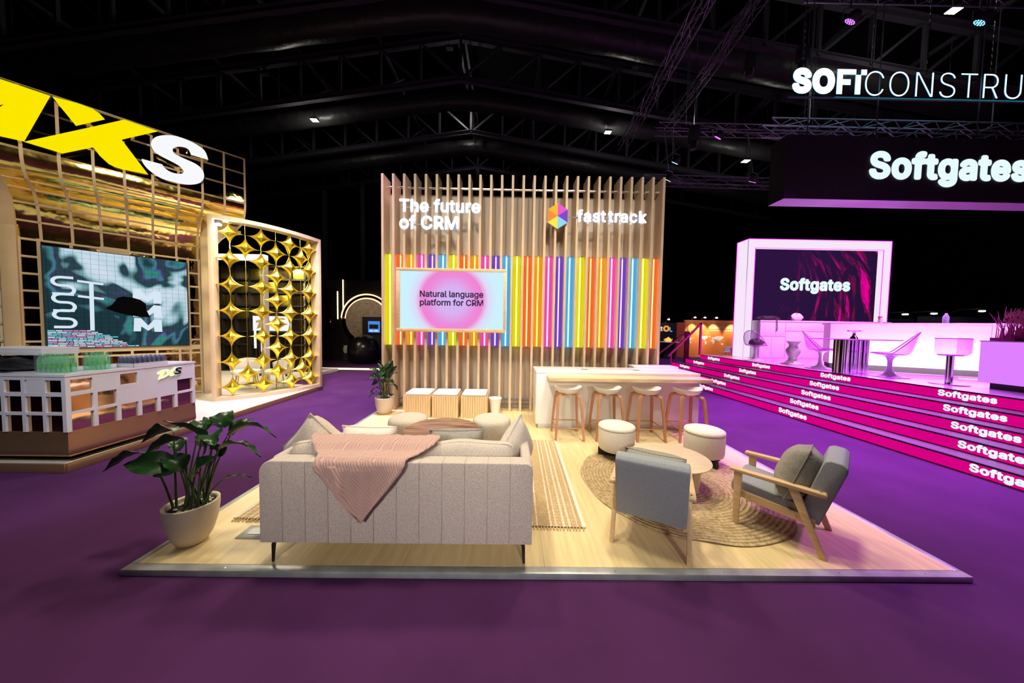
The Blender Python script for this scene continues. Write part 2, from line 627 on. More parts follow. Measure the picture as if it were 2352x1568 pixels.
for i in (-8, -6, -4, -2, -.08, .08, 2, 4, 6, 8, 10):
    x = RX + 2.42 * i
    b.beam((x, -4, roofz(x, 19.5)), (x, 40, roofz(x, 19.5)), .14, .18)
    for ty in TRUSS_Y[:-1]:
        b.beam((x, ty, roofz(x, 16.8)), (x + .5, ty + 2.6, roofz(x, 19.4)), .08)
struct(b, 'roof_purlins', 'steel', merge=False)
for ty, z, r, lb in ((14.9, 16.35, .62, 'fat dark fabric air duct across the roof, nearest the camera'),
                     (20.6, 16.5, .56, 'dark fabric air duct behind the first complete roof truss'),
                     (26.0, 16.55, .6, 'dark fabric air duct farthest back, just above the slatted wall')):
    pts, rr = [], []
    for i in range(-26, 27):
        x = RX + i
        pts.append((x, ty, z - SL * (math.sqrt((x - RX) ** 2 + 2) - 1.4)))
        rr.append(r * (1 + .04 * math.sin(i * 2.1)))
    du = thing('air_duct', lb, 'duct', (RX, ty, z))
    B().tube(pts, rr, 16).build('tube', 'duct', du, world=True, smooth=60)
    for i in range(-24, 25, 4):
        x = RX + i
        zz = z - SL * abs(i)
        B().tube([(x, ty, zz + r * .9), (x, ty, zz + 20.39 - z)], .02, 5).build('hanger', 'steel', du, world=True)
# high-bay flood lights
for x, y, z, lit, lb in ((-12.3, 19.6, 14.4, 1, 'lit flood light on the roof truss left of the slatted wall'),
                         (-3.75, 23.6, 18.1, 1, 'lit flood light at the roof ridge above the slatted wall'),
                         (6.1, 20.0, 14.3, 1, 'lit flood light on the roof truss above the hexagon logo'),
                         (14.6, 19.4, 12.35, 1, 'lit flood light to the left of the black header box'),
                         (16.2, 11.6, 13.65, 1, 'bright flood light above the long hanging cyan-edged sign'),
                         (-3.9, 19.3, 18.6, 0, 'unlit flood light at the ridge of the first full truss'),
                         (-14.9, 19.0, 16.6, 0, 'unlit flood light high on the left roof slope'),
                         (7.3, 18.9, 17.4, 0, 'unlit flood light high on the right roof slope')):
    f = thing('flood_light', lb, 'flood light', (x, y, z))
    f.scale = (.72, .72, .9)
    B().box(-.3, .3, -.22, .22, 0, .12).build('housing', 'matblack', f, bevel=.02)
    for q in (-.19, 0, .19):
        B().box(q - .07, q + .07, -.2, .2, -.02, .005).build('lens', 'flood' if lit else 'steel', f)
    B().tube([(0, 0, .1), (0, 0, 2.3)], .025, 6).build('hanger', 'steel', f)
    if lit:
        light('POINT', 'flood_bulb', (x, y, z - .25), 85, (1, .95, .85), size=.2)

# ================================================================== WOODEN STAND
PZ = .045
pl = thing('stand_platform', 'low light wood platform with metal edge carrying the lounge furniture', 'platform', (.3, 4.2, 0))
B().box(-2.525, 3.15, 2.045, 6.55, 0, PZ).build('deck', 'floorwood', pl, world=True)
t = B()
t.box(-2.575, 3.20, 1.985, 2.045, 0, PZ)
t.build('metal_edge', 'trim', pl, world=True, bevel=.004)
B().box(-2.575, -2.525, 2.045, 6.55, 0, PZ).build('metal_edge', 'trim', pl, world=True, bevel=.004)
B().box(3.15, 3.20, 2.045, 6.55, 0, PZ).build('metal_edge', 'trim', pl, world=True, bevel=.004)
for x in (-1.9, -1.2, -.35, .22, .75, 1.5, 2.3, 2.9):
    B().lathe([(.006, 0), (.004, .0015)], (x, 2.012, PZ - .001), 8).build('screw', 'chrome', pl, world=True)

wall = thing('slatted_backdrop', 'tall backdrop wall of upright oak fins with colour tubes between them', 'display wall', (.23, 6.1, PZ))
FX0, FSP = -2.478, .2086
B().box(-2.47, 2.94, 6.30, 6.36, PZ, 4.36).build('back_panel', 'panel', wall, world=True)
for i in range(27):
    x = FX0 + FSP * i
    h = 4.615 + .0012 * i
    B().box(x - .023, x + .023, 5.98, 6.34, PZ, h).build('fin', 'oakfin', wall, world=True, bevel=.002, seg=1)
B().tube([(-2.47, 6.16, 4.43), (2.93, 6.16, 4.43)], .024, 10).build('top_rod', 'chrome', wall, world=True)
B().tube([(-2.47, 6.2, .24), (2.93, 6.2, .24)], .024, 10).build('bottom_rod', 'railgrey', wall, world=True)
B().tube([(-2.47, 6.22, .14), (2.93, 6.22, .14)], .018, 8).build('bottom_rod', 'railgrey', wall, world=True)

COLS = dict(yellow=((.80, .78, .0), (1, 1, .42)), orange=((.92, .20, .04), (1, .55, .25)), amber=((.92, .40, .015), (1, .75, .25)),
            pink=((.90, .10, .50), (1, .6, .9)), violet=((.22, .08, .62), (.6, .5, 1)), blue=((.10, .50, .88), (.65, .92, 1)))
ORD = ['first', 'second', 'third', 'fourth', 'fifth', 'sixth', 'seventh', 'eighth', 'ninth', 'tenth', 'eleventh', 'twelfth', 'thirteenth']
SEQ = ['yellow', 'orange', 'amber', 'pink', 'violet', 'blue']
for k, (c1, c2) in COLS.items():
    MT['slv_' + k] = sleeve(k + '_sleeve', c1)
    MT['led_' + k] = glow(k + '_led', c2, 6.5)
for i in range(26):
    k = SEQ[i % 6]
    x = FX0 + FSP * (i + .5)
    n = i // 6
    if i < 13:
        lb = '%s light tube between oak fins, %s tube from the left end' % (k, ORD[i])
    else:
        lb = '%s light tube between oak fins, %s tube from the right end' % (k, ORD[25 - i])
    tb = thing('light_tube', lb, 'light tube', (x, 6.085, 1.335), 0, 'coloured light tubes in the slatted wall')
    tube = B()
    tube.grid(lambda u, v: (.074 * math.cos(2 * PI * u), .074 * math.sin(2 * PI * u), v * 1.765), 20, 1, cu=True)
    tube.build('sleeve', 'slv_' + k, tb, smooth=60)
    B().lathe([(.013, .01), (.013, 1.755)], (0, 0, 0), 10).build('lamp', 'led_' + k, tb, smooth=60)
    for z in (1.765, -.008):
        B().lathe([(.080, 0), (.080, .008)], (0, 0, z), 20).build('end_cap', 'chrome', tb)

# the wall's television
tv = thing('wall_television', 'large wall screen in oak frame with pink circle and dark lettering', 'television', (-1.12, 5.9, 1.6))
f = B()
f.box(-2.175, -.07, 5.86, 5.972, 1.6, 1.668).box(-2.175, -.07, 5.86, 5.972, 2.756, 2.815)
f.box(-2.175, -2.102, 5.86, 5.972, 1.66, 2.76).box(-.124, -.07, 5.86, 5.972, 1.66, 2.76)
f.build('frame', 'oak', tv, world=True, bevel=.003, merge=False)
ts = bpy.data.materials.new('television_picture')
ts.use_nodes = True
nt = ts.node_tree
nt.nodes.clear()
tc = nt.nodes.new('ShaderNodeTexCoord')
mp = nt.nodes.new('ShaderNodeMapping')
mp.inputs['Location'].default_value = (0, 0, 0)
ln = nt.nodes.new('ShaderNodeVectorMath')
ln.operation = 'LENGTH'
r = ramp(nt, [(0, (.62, .45, .86)), (.26, (.66, .42, .84)), (.47, (.80, .25, .68)), (.585, (.84, .22, .62)), (.70, (.70, .66, .90)), (.86, (.58, .84, .94))])
e = nt.nodes.new('ShaderNodeEmission')
e.inputs[1].default_value = 1.05
o = nt.nodes.new('ShaderNodeOutputMaterial')
nt.links.new(tc.outputs['Object'], ln.inputs[0])
nt.links.new(ln.outputs['Value'], r.inputs[0])
nt.links.new(r.outputs[0], e.inputs[0])
nt.links.new(e.outputs[0], o.inputs[0])
MT['tvpic'] = ts
sn = B().box(-.989, .989, -.006, .006, -.546, .546).build('screen', 'tvpic', tv)
sn.location = (-1.1125 + 1.12, 5.885 - 5.9, 2.212 - 1.6)
MT['tvtext'] = glow('dark_plum_text', (.045, .03, .075), 1)
text('Natural language', (-1.725, 5.876, 2.235), (1, 0, 0), (0, 0, 1), 'tvtext', tv, w=1.215, bold=.022, thick=.002)
text('platform for CRM', (-1.725, 5.876, 2.075), (1, 0, 0), (0, 0, 1), 'tvtext', tv, w=1.215, bold=.022, thick=.002)

# signs on the fins
sg = thing('wall_lettering', 'lit white sign The future of CRM at upper left of the slatted wall', 'sign', (-1.35, 5.97, 3.55))
text('The future', (-2.128, 5.93, 3.868), (1, 0, 0), (0, 0, 1), 'letter', sg, w=1.54, bold=.030, space=1.03, thick=.022, side='sideglow')
text('of CRM', (-2.128, 5.93, 3.548), (1, 0, 0), (0, 0, 1), 'letter', sg, w=1.12, bold=.030, space=1.03, thick=.022, side='sideglow')
for z in (3.66, 3.98):
    B().box(-2.1, -.6 if z > 3.8 else -1.05, 5.964, 5.975, z - .008, z + .008).build('mounting_rail', 'railgrey', sg, world=True)
light('AREA', 'sign_halo_light', (-1.36, 5.955, 3.83), 1.4, (.6, .75, 1), (-1.36, 6.3, 3.83), 1.4, .5)
sg = thing('wall_lettering', 'lit white lettering sign beside the hexagon logo on the slatted wall', 'sign', (1.9, 5.97, 3.7))
text('fast', (1.253, 5.93, 3.742), (1, 0, 0), (0, 0, 1), 'letter', sg, w=.56, bold=.030, space=1.08, thick=.022, side='sideglow')
text('track', (1.85, 5.93, 3.742), (1, 0, 0), (0, 0, 1), 'letter', sg, w=.745, bold=.030, space=1.08, thick=.022, side='sideglow')
B().box(1.1, 2.55, 5.964, 5.975, 3.84, 3.856).build('mounting_rail', 'railgrey', sg, world=True)
light('AREA', 'sign_halo_light', (1.9, 5.955, 3.85), .9, (.6, .75, 1), (1.9, 6.3, 3.85), 1.2, .25)
hx = thing('hexagon_sign', 'six-coloured hexagon logo sign on the slatted wall', 'logo sign', (.89, 5.95, 3.6))
R6 = .243
HC = [(.93, .52, .05), (.86, .12, .62), (.23, .07, .62), (.30, .72, .93), (.95, .85, .08), (.95, .30, .05)]
hm = [glow('hexagon_%d' % i, c, 1.0) for i, c in enumerate(HC)]
hb = B()
cx, cz = .891, 3.858
pt = [(cx + R6 * math.cos(PI / 2 - i * PI / 3) * .9, cz + R6 * math.sin(PI / 2 - i * PI / 3)) for i in range(6)]
hb.prism(pt, lambda x, z, h: (x, 5.935 + h, z), .04)
hb.build('backing', 'whitemat', hx, world=True)
for i in range(6):
    a, c_ = pt[(i - 1) % 6], pt[i]
    B().prism([(cx, cz), a, c_], lambda x, z, h: (x, 5.934 - h, z), .004).build('facet', hm[i], hx, world=True)

# bar counter
ct = thing('bar_counter', 'white L-shaped bar counter in front of the slatted wall', 'counter', (1.8, 5.3, PZ))
bx = B()
bx.box(.455, 3.165, 4.985, 5.68, .12, .96).box(2.36, 3.165, 5.68, 5.95, .12, .99)
bx.build('body', 'white', ct, world=True, bevel=.004, merge=False)
bx = B()
bx.box(.45, 3.17, 4.98, 5.69, .955, .99).box(2.35, 3.17, 5.64, 5.955, .99, 1.02)
bx.build('worktop', 'white', ct, world=True, bevel=.004, merge=False)
B().box(.50, 3.1, 5.03, 5.6, PZ, .125).build('plinth', 'white', ct, world=True)
B().box(.625, 3.185, 4.69, 4.985, .882, .938).build('ledge', 'oak', ct, world=True, bevel=.004)
for x in (1.33, 2.25):
    B().lathe([(.06, 0), (.06, .004), (.045, .006)], (x, 5.33, .989), 20).build('cable_grommet', 'silvertrim', ct, world=True)

# bar stools
def bar_stool(label):
    s = thing('bar_stool', label, 'bar stool', (0, 0, PZ), 0, 'bar stools at the white counter')
    sh = B()
    sh.lathe([(0, .672), (.09, .674), (.145, .688), (.185, .720), (.202, .750), (.206, .765), (.199, .764), (.17, .735), (.11, .708), (0, .70)], seg=36)
    for v in sh.bm.verts:                                     # seat dips toward the front
        k = max(0, v.co.y) / .22
        v.co.z += .022 * abs(v.co.x / .22) ** 2 * (v.co.z - .672) / .09 - .018 * k * k * (v.co.z > .70)
    sh.build('seat', 'whitemat', s, smooth=70)
    for sx in (-1, 1):
        for sy in (-1, 1):
            l = B()
            l.tube([(sx * .208, sy * .225, 0), (sx * .19, sy * .2, .3), (sx * .168, sy * .165, .60), (sx * .155, sy * .15, .645), (sx * .125, sy * .12, .664), (sx * .03, sy * .03, .668)],
                   [.021, .024, .026, .026, .023, .02], 4)
            l.build('leg', 'beech', s, smooth=25)
    fr = B()
    for a, b2 in (((-1, -1), (1, -1)), ((1, -1), (1, 1)), ((1, 1), (-1, 1)), ((-1, 1), (-1, -1))):
        fr.tube([(a[0] * .197, a[1] * .212, .19), (b2[0] * .197, b2[1] * .212, .19)], .0075, 6)
    fr.build('footrest', 'beech', s)
    return s


st = bar_stool('white and wood bar stool at the left end of the counter')
st.location = (.912, 4.635, PZ)
for x, lb in ((1.515, 'white and wood bar stool second from the left at the counter'),
              (2.12, 'white and wood bar stool third from the left at the counter'),
              (2.75, 'white and wood bar stool at the right end of the counter')):
    dup(st, (x, 4.635, PZ), 0, lb)


# slatted cube seats
def cube_seat(label):
    s = thing('cube_seat', label, 'cube seat', (0, 0, PZ), 0, 'slatted wooden cube seats')
    b = B()
    b.box(-.23, .23, -.222, .222, 0, .40)
    b.build('core', 'cubecore', s)
    b = B()
    n = 11
    wv = .47 / n
    for i in range(n):
        q = -.235 + wv * i
        for sg_ in (-1, 1):
            y = sg_ * .225
            b.box(q + .0018, q + wv - .0018, min(y, y + sg_ * .012), max(y, y + sg_ * .012), 0, .405)
            x = sg_ * .228
            b.box(min(x, x + sg_ * .01), max(x, x + sg_ * .01), q * .96 + .0018, q * .96 + wv * .96 - .0018, 0, .405)
    b.build('slat_cladding', 'oakz', s, bevel=.002, seg=1, merge=False)
    b = B()
    b.box(-.22, .22, -.213, .213, .402, .452)
    b.build('seat_cushion', 'cushwhite', s, bevel=.016, seg=3)
    return s


cs = cube_seat('slatted wooden cube seat nearest the potted plant by the wall')
cs.location = (-1.655, 5.722, PZ)
dup(cs, (-1.152, 5.722, PZ), 0, 'slatted wooden cube seat in the middle of the three')
dup(cs, (-.628, 5.722, PZ), 0, 'slatted wooden cube seat nearest the white waste bin')

# waste bin
wb = thing('waste_bin', 'small white tapered waste bin between cube seat and counter', 'bin', (-.255, 5.84, PZ))
B().lathe([(0, 0), (.080, 0), (.084, .02), (.106, .2), (.108, .204), (.119, .285), (.126, .29), (.126, .305), (.116, .305), (.112, .28), (.078, .012), (0, .012)], seg=32).build('bucket', 'cushwhite', wb, smooth=30)

# floor socket covers
for x, y, lb, w_ in ((-1.98, 2.37, 'grey floor socket cover poking out beside the sofa end', .11), (-1.93, 5.62, 'small grey floor socket beside the far plant pot', .07)):
    fc = thing('floor_socket', lb, 'floor socket', (x, y, PZ))
    B().box(-w_, w_, -w_ * .7, w_ * .7, 0, .006).build('cover', 'trim', fc, bevel=.002)
    B().box(-w_ * .5, w_ * .5, -w_ * .3, w_ * .3, .006, .009).build('flap', 'trim', fc)
# ================================================================== LOUNGE FURNITURE
# ---- sofa seen from behind
SX0, SX1, SY0, SY1 = -1.675, .175, 2.025, 2.95
sofa = thing('sofa', 'beige boucle sofa with channelled back, seen from behind, on thin black legs', 'sofa', (-.75, 2.48, PZ))
b = B()
NCH = 12
cw = (SX1 - SX0) / NCH
zb, zt, rr = .212, .778, .085
for i in range(NCH):
    x0, x1 = SX0 + cw * i, SX0 + cw * (i + 1)
    poly = [(x0, zb), (x1, zb), (x1, zt), (x0, zt)]
    if i == 0:
        poly = [(x0, zb), (x1, zb), (x1, zt)] + [(x0 + rr - rr * math.sin(a), zt - rr + rr * math.cos(a)) for a in [PI / 2 * k / 8 for k in range(9)]]
    if i == NCH - 1:
        r2 = .05
        poly = [(x0, zb), (x1, zb)] + [(x1 - r2 + r2 * math.cos(a), zt - r2 + r2 * math.sin(a)) for a in [PI / 2 * k / 6 for k in range(7)]] + [(x0, zt)]
    ch = B()
    ch.prism(poly, lambda x, z, h: (x, SY0 + h, z), .11)
    bmesh.ops.recalc_face_normals(ch.bm, faces=ch.bm.faces)
    es = [e for e in ch.bm.edges if len(e.link_faces) == 2 and e.calc_face_angle(0) > .9]
    bmesh.ops.bevel(ch.bm, geom=es, offset=.006, segments=2, affect='EDGES', profile=.5, clamp_overlap=True)
    me = bpy.data.meshes.new('tmp')
    ch.bm.to_mesh(me)
    ch.bm.free()
    b.bm.from_mesh(me)
    bpy.data.meshes.remove(me)
b.build('backrest', 'boucle', sofa, world=True, smooth=50, merge=False)
for nm, xa, xb in (('arm', SX0 + .003, SX0 + .066), ('arm', SX1 - .075, SX1 - .003)):
    B().prism([(SY0 + .105, zb), (SY1, zb), (SY1, .52), (SY1 - .03, .56), (2.60, .735), (2.50, zt - .012), (SY0 + .105, zt - .012)], lambda y, z, h: (xa + (xb - xa) * h, y, z), 1).build(nm, 'boucle', sofa, world=True, bevel=.026, seg=4, smooth=50)
B().box(SX0 + .1, SX1 - .1, SY0 + .1, SY1 - .02, zb, .33).build('seat_frame', 'boucle', sofa, world=True, bevel=.02)
for xa, xb in ((SX0 + .075, -.752), (-.748, SX1 - .085)):
    B().box(xa, xb, SY0 + .13, SY1 + .01, .33, .475).build('seat_cushion', 'boucle2', sofa, world=True, bevel=.045, seg=4, smooth=60)
pp = B()
pp.tube([(SX0 + .09, SY0 + .108, zt - .004), (SX1 - .06, SY0 + .108, zt - .004)], .006, 6)
pp.build('piping', 'boucle2', sofa, world=True)
for x in (SX0 + .055, SX1 - .055):
    for y in (2.075, 2.88):
        sg_ = 1 if x < -1 else -1
        B().tube([(x + sg_ * .035, y, .214), (x + sg_ * .012, y, .198), (x, y, .17), (x - sg_ * .006, y, .046 if y < 2.5 else PZ + .017)], [.016, .015, .014, .0085], 8).build('leg', 'black', sofa, world=True)

# loose back cushion (one long bolster) leaning inside the sofa back
bc = thing('back_cushion', 'long beige back cushion standing along the inside of the sofa', 'cushion', (-.785, 2.26, .479))


def bolster(u, v):
    a = 2 * PI * v
    x = -.825 + 1.65 * u
    e = min(1, (1 - abs(2 * u - 1) ** 9)) ** .45
    sag = .012 * math.sin(u * 9) - .008 * math.sin(u * 23)
    c, s_ = math.cos(a), math.sin(a)
    q = .72
    yy = math.copysign(abs(c) ** q, c) * .088 * (.35 + .65 * e)
    zz = math.copysign(abs(s_) ** q, s_) * (.178 + sag) * (.80 + .2 * e)
    return (x + .02 * zz, yy + .10 * zz, .176 + zz)


B().grid(lambda u, v: bolster(v, u), 28, 60, cu=True).build('cover', 'boucle2', bc, smooth=80)
pth = [bolster(.004 + .992 * k / 50, .25) for k in range(51)]
B().tube([(p[0], p[1] - .03, p[2] - .006) for p in pth], .006, 6).build('piping', 'boucle', bc)

# knitted throw
th_m = mat('pink_knit', (.60, .36, .33), .95, spec=.1, sheen=.3)
nt, bs = nodes_of(th_m)
uvn = nt.nodes.new('ShaderNodeUVMap')
wv1 = nt.nodes.new('ShaderNodeTexWave')
wv1.wave_type = 'BANDS'
wv1.bands_direction = 'X'
wv1.inputs['Scale'].default_value = 19
wv1.inputs['Distortion'].default_value = .15
wv2 = nt.nodes.new('ShaderNodeTexWave')
wv2.bands_direction = 'Y'
wv2.inputs['Scale'].default_value = 45
ml = nt.nodes.new('ShaderNodeMath')
ml.operation = 'MULTIPLY_ADD'
ml.inputs[1].default_value = .12
bp = nt.nodes.new('ShaderNodeBump')
bp.inputs['Strength'].default_value = .7
bp.inputs['Distance'].default_value = .009
rp = ramp(nt, [(0, (.60, .37, .33)), (1, (.73, .48, .43))])
nt.links.new(uvn.outputs[0], wv1.inputs['Vector'])
nt.links.new(uvn.outputs[0], wv2.inputs['Vector'])
nt.links.new(wv2.outputs['Fac'], ml.inputs[0])
nt.links.new(wv1.outputs['Fac'], ml.inputs[2])
nt.links.new(ml.outputs[0], bp.inputs['Height'])
nt.links.new(bp.outputs[0], bs.inputs['Normal'])
nt.links.new(wv1.outputs['Fac'], rp.inputs[0])
nt.links.new(rp.outputs[0], bs.inputs['Base Color'])
PATH = [(2.42, .70), (2.375, .80), (2.31, .852), (2.24, .857), (2.18, .832), (2.135, .80), (2.09, .792), (2.04, .790), (2.012, .772), (2.004, .73), (2.004, .58), (2.004, .385)]
LX = [-1.47, -1.48, -1.475, -1.45, -1.41, -1.36, -1.31, -1.29, -1.285, -1.275, -1.15, -.985]
RXX = [-.60, -.55, -.52, -.50, -.53, -.58, -.63, -.66, -.68, -.70, -.815, -.975]


def lerp_list(L, t):
    t = max(0, min(len(L) - 1.0001, t))
    i = int(t)
    return L[i] + (L[i + 1] - L[i]) * (t - i)


def throw(u, v):
    t = v * (len(PATH) - 1)
    y = lerp_list([p[0] for p in PATH], t)
    z = lerp_list([p[1] for p in PATH], t)
    l, r = lerp_list(LX, t), lerp_list(RXX, t)
    x = l + (r - l) * u
    rip = .006 * math.sin(x * 26 + z * 9) + .005 * math.sin(x * 47 - z * 14)
    fold = .012 * math.exp(-((u - .97) / .05) ** 2) + .008 * math.exp(-((u - .03) / .05) ** 2) + .012 * math.exp(-((x + 1.08 + (z - .5) * .35) / .025) ** 2) * (z < .76)
    back = 1 if z < .77 and y < 2.1 else .4
    return (x, y - (.012 + abs(rip) + fold) * back, z + (0 if back == 1 else .012 + abs(rip) + .4 * fold))


tb_ = B()
tb_.grid(throw, 60, 72)
uvl = tb_.bm.loops.layers.uv.new('UVMap')
for f_ in tb_.bm.faces:
    for l_ in f_.loops:
        c_ = l_.vert.co
        d_ = c_.z + (c_.y - 2.0) * -.9
        l_[uvl].uv = ((c_.x * .82 + d_ * .57) * 1.0, (-c_.x * .57 + d_ * .82) * 1.0)
tho = tb_.build('throw_blanket', th_m, label='pink knitted throw hanging over the sofa back', cat='blanket', smooth=80, merge=False)
sm = tho.modifiers.new('thickness', 'SOLIDIFY')
sm.thickness = .008
sm.offset = -1

# pillows on the sofa
for nm, lb, w_, h_, t_, m_, P in (
        ('pillow', 'beige boucle pillow tilted on its corner at the left end of the sofa', .53, .53, .27, 'boucle2', pose((-1.56, 2.52, .64), math.radians(18), math.radians(47), math.radians(-12))),
        ('pillow', 'beige boucle pillow slumped at the right end of the sofa', .50, .50, .20, 'boucle2', pose((.045, 2.52, .635), math.radians(10), math.radians(-42), math.radians(58))),
        ('pillow', 'white lumbar pillow peeping over the sofa back behind the throw', .44, .34, .22, 'linen', pose((-1.13, 2.50, .715), math.radians(14), math.radians(1), 0)),
        ('pillow', 'grey linen pillow peeping over the sofa back near the walnut table', .44, .36, .20, 'greylinen', pose((-.415, 2.50, .692), math.radians(16), math.radians(-1.5), 0))):
    p = thing(nm, lb, 'pillow', P.translation[:])
    M_ = Matrix.Translation(-P.translation) @ P
    soft_cushion(w_, h_, t_, pinch=.40).xf(M_).build('cover', m_, p, smooth=80)
    cushion_piping(w_, h_, .005).xf(M_).build('piping', m_, p)

# walnut coffee table
wal = mat('walnut_top', (.2, .1, .06), .35)
nt, bs = nodes_of(wal)
tc = nt.nodes.new('ShaderNodeTexCoord')
mp = nt.nodes.new('ShaderNodeMapping')
mp.inputs['Rotation'].default_value = (0, 0, math.radians(-38))
mp.inputs['Scale'].default_value = (1.0, 9, 1)
n1 = nt.nodes.new('ShaderNodeTexNoise')
n1.inputs['Scale'].default_value = 2.0
n1.inputs['Detail'].default_value = 5
rp = ramp(nt, [(.3, (.075, .038, .026)), (.44, (.20, .11, .07)), (.55, (.36, .225, .155)), (.68, (.19, .11, .075))])
nt.links.new(tc.outputs['Object'], mp.inputs[0])
nt.links.new(mp.outputs[0], n1.inputs['Vector'])
nt.links.new(n1.outputs['Fac'], rp.inputs[0])
nt.links.new(rp.outputs[0], bs.inputs['Base Color'])
wt = thing('coffee_table', 'round walnut coffee table with black legs in front of the sofa', 'coffee table', (-.80, 3.65, PZ + .017))
B().lathe([(0, .38), (.44, .38), (.447, .385), (.447, .402), (.443, .405), (0, .405)], seg=64).build('tabletop', wal, wt)
for a in (45, 135, 225, 315):
    x, y = .36 * math.cos(math.radians(a)), .36 * math.sin(math.radians(a))
    B().box(x - .012, x + .012, y - .012, y + .012, 0, .38).build('leg', 'black', wt)
rg = B()
rg.tube([(.36 * math.cos(math.radians(a)), .36 * math.sin(math.radians(a)), .368) for a in range(0, 360, 10)], .012, 6, closed=True)
rg.build('frame_ring', 'black', wt)

# tweed poufs
def pouf(label):
    s = thing('pouf', label, 'pouf', (0, 0, PZ), 0, 'tweed poufs by the walnut table')
    B().lathe([(0, 0), (.235, 0), (.252, .012), (.258, .05), (.262, .2), (.262, .34), (.256, .375), (.235, .40), (.19, .413), (.1, .42), (0, .422)], seg=48).build('cover', 'tweed', s, smooth=60)
    return s


pf = pouf('round tweed pouf to the left of the walnut table')
pf.location = (-1.365, 4.13, PZ + .017)
dup(pf, (-.225, 4.16, PZ + .017), .7, 'round tweed pouf to the right of the walnut table')

# striped jute rug
rugm = mat('striped_jute', (.6, .45, .27), .95, spec=.1)
nt, bs = nodes_of(rugm)
tc = nt.nodes.new('ShaderNodeTexCoord')
sp = nt.nodes.new('ShaderNodeSeparateXYZ')
nt.links.new(tc.outputs['Object'], sp.inputs[0])
mm = nt.nodes.new('ShaderNodeMath')
mm.operation = 'PINGPONG'
mm.inputs[1].default_value = .19
nt.links.new(sp.outputs['X'], mm.inputs[0])
rp = ramp(nt, [(0, (.58, .44, .25))] + [(p, c) for p, c in ((.05, (.80, .71, .56)), (.065, (.56, .42, .24)), (.09, (.78, .69, .54)), (.105, (.60, .46, .27)), (.14, (.58, .44, .25)), (.155, (.80, .71, .57)), (.175, (.60, .46, .27)))])
rp.color_ramp.interpolation = 'CONSTANT'
nt.links.new(mm.outputs[0], rp.inputs[0])
nz = nt.nodes.new('ShaderNodeTexNoise')
nz.inputs['Scale'].default_value = 130
nz.inputs['Detail'].default_value = 3
mp = nt.nodes.new('ShaderNodeMapping')
mp.inputs['Scale'].default_value = (1.6, .35, 1)
nt.links.new(tc.outputs['Object'], mp.inputs[0])
nt.links.new(mp.outputs[0], nz.inputs['Vector'])
r2 = ramp(nt, [(.35, (.76, .70, .62)), (.62, (1.05, 1.05, 1.05))])
nt.links.new(nz.outputs['Fac'], r2.inputs[0])
mx = nt.nodes.new('ShaderNodeMix')
mx.data_type = 'RGBA'
mx.blend_type = 'MULTIPLY'
mx.inputs[0].default_value = 1
nt.links.new(rp.outputs[0], mx.inputs[6])
nt.links.new(r2.outputs[0], mx.inputs[7])
nt.links.new(mx.outputs[2], bs.inputs['Base Color'])
wv = nt.nodes.new('ShaderNodeTexWave')
wv.bands_direction = 'Y'
wv.inputs['Scale'].default_value = 14
bp = nt.nodes.new('ShaderNodeBump')
bp.inputs['Strength'].default_value = .8
bp.inputs['Distance'].default_value = .008
nt.links.new(wv.outputs['Fac'], bp.inputs['Height'])
nt.links.new(bp.outputs[0], bs.inputs['Normal'])
rg = thing('striped_rug', 'rectangular jute rug with white stripes under the sofa and walnut table', 'rug', (-.80, 3.46, PZ + .001), math.radians(-1.5))


def rugf(top):
    def f(u, v):
        x, y = -1.47 + 2.94 * u, -.97 + 1.94 * v
        w_ = .004 * math.sin(x * 11) * math.exp(-abs(v) * 6)
        return (x, y, (.013 + .002 * math.sin(x * 5 + y * 3)) if top else 0)
    return f


b = B()
b.grid(rugf(True), 60, 40)
b.build('woven_field', rugm, rg, smooth=80)
b = B()
for i in range(110):
    x = -1.46 + 2.92 * i / 109
    for y, d in ((-.97, -1), (.97, 1)):
        b.tube([(x, y, .009), (x + random.uniform(-.006, .006), y + d * .02, .007), (x + random.uniform(-.01, .01), y + d * .035, .004)], .006, 5)
fo = b.build('fringe', MT['boucle2'] if False else mat('jute_fringe', (.55, .40, .22), .95), rg, merge=False)
fo['kind'] = 'stuff'
B().box(1.455, 1.487, -.97, .97, .002, .016).build('selvedge', 'cream', rg, bevel=.004)
B().box(-1.487, -1.455, -.97, .97, .002, .016).build('selvedge', 'cream', rg, bevel=.004)

# round braided rug
jm = mat('braided_jute', (.58, .42, .22), .95, spec=.1)
nt, bs = nodes_of(jm)
tc = nt.nodes.new('ShaderNodeTexCoord')
ln = nt.nodes.new('ShaderNodeVectorMath')
ln.operation = 'LENGTH'
nt.links.new(tc.outputs['Object'], ln.inputs[0])
sn_ = nt.nodes.new('ShaderNodeMath')
sn_.operation = 'MULTIPLY'
sn_.inputs[1].default_value = 2 * PI / .036
nt.links.new(ln.outputs['Value'], sn_.inputs[0])
sn2 = nt.nodes.new('ShaderNodeMath')
sn2.operation = 'SINE'
nt.links.new(sn_.outputs[0], sn2.inputs[0])
n1 = nt.nodes.new('ShaderNodeTexNoise')
n1.inputs['Scale'].default_value = 38
n1.inputs['Detail'].default_value = 6
nt.links.new(tc.outputs['Object'], n1.inputs['Vector'])
rp = ramp(nt, [(.34, (.42, .31, .16)), (.5, (.60, .46, .265)), (.66, (.72, .575, .36))])
nt.links.new(n1.outputs['Fac'], rp.inputs[0])
r3 = ramp(nt, [(0, (.82, .8, .77)), (.35, (1, 1, 1))])
mr = nt.nodes.new('ShaderNodeMapRange')
mr.inputs['From Min'].default_value = -1
nt.links.new(sn2.outputs[0], mr.inputs['Value'])
nt.links.new(mr.outputs[0], r3.inputs[0])
mx = nt.nodes.new('ShaderNodeMix')
mx.data_type = 'RGBA'
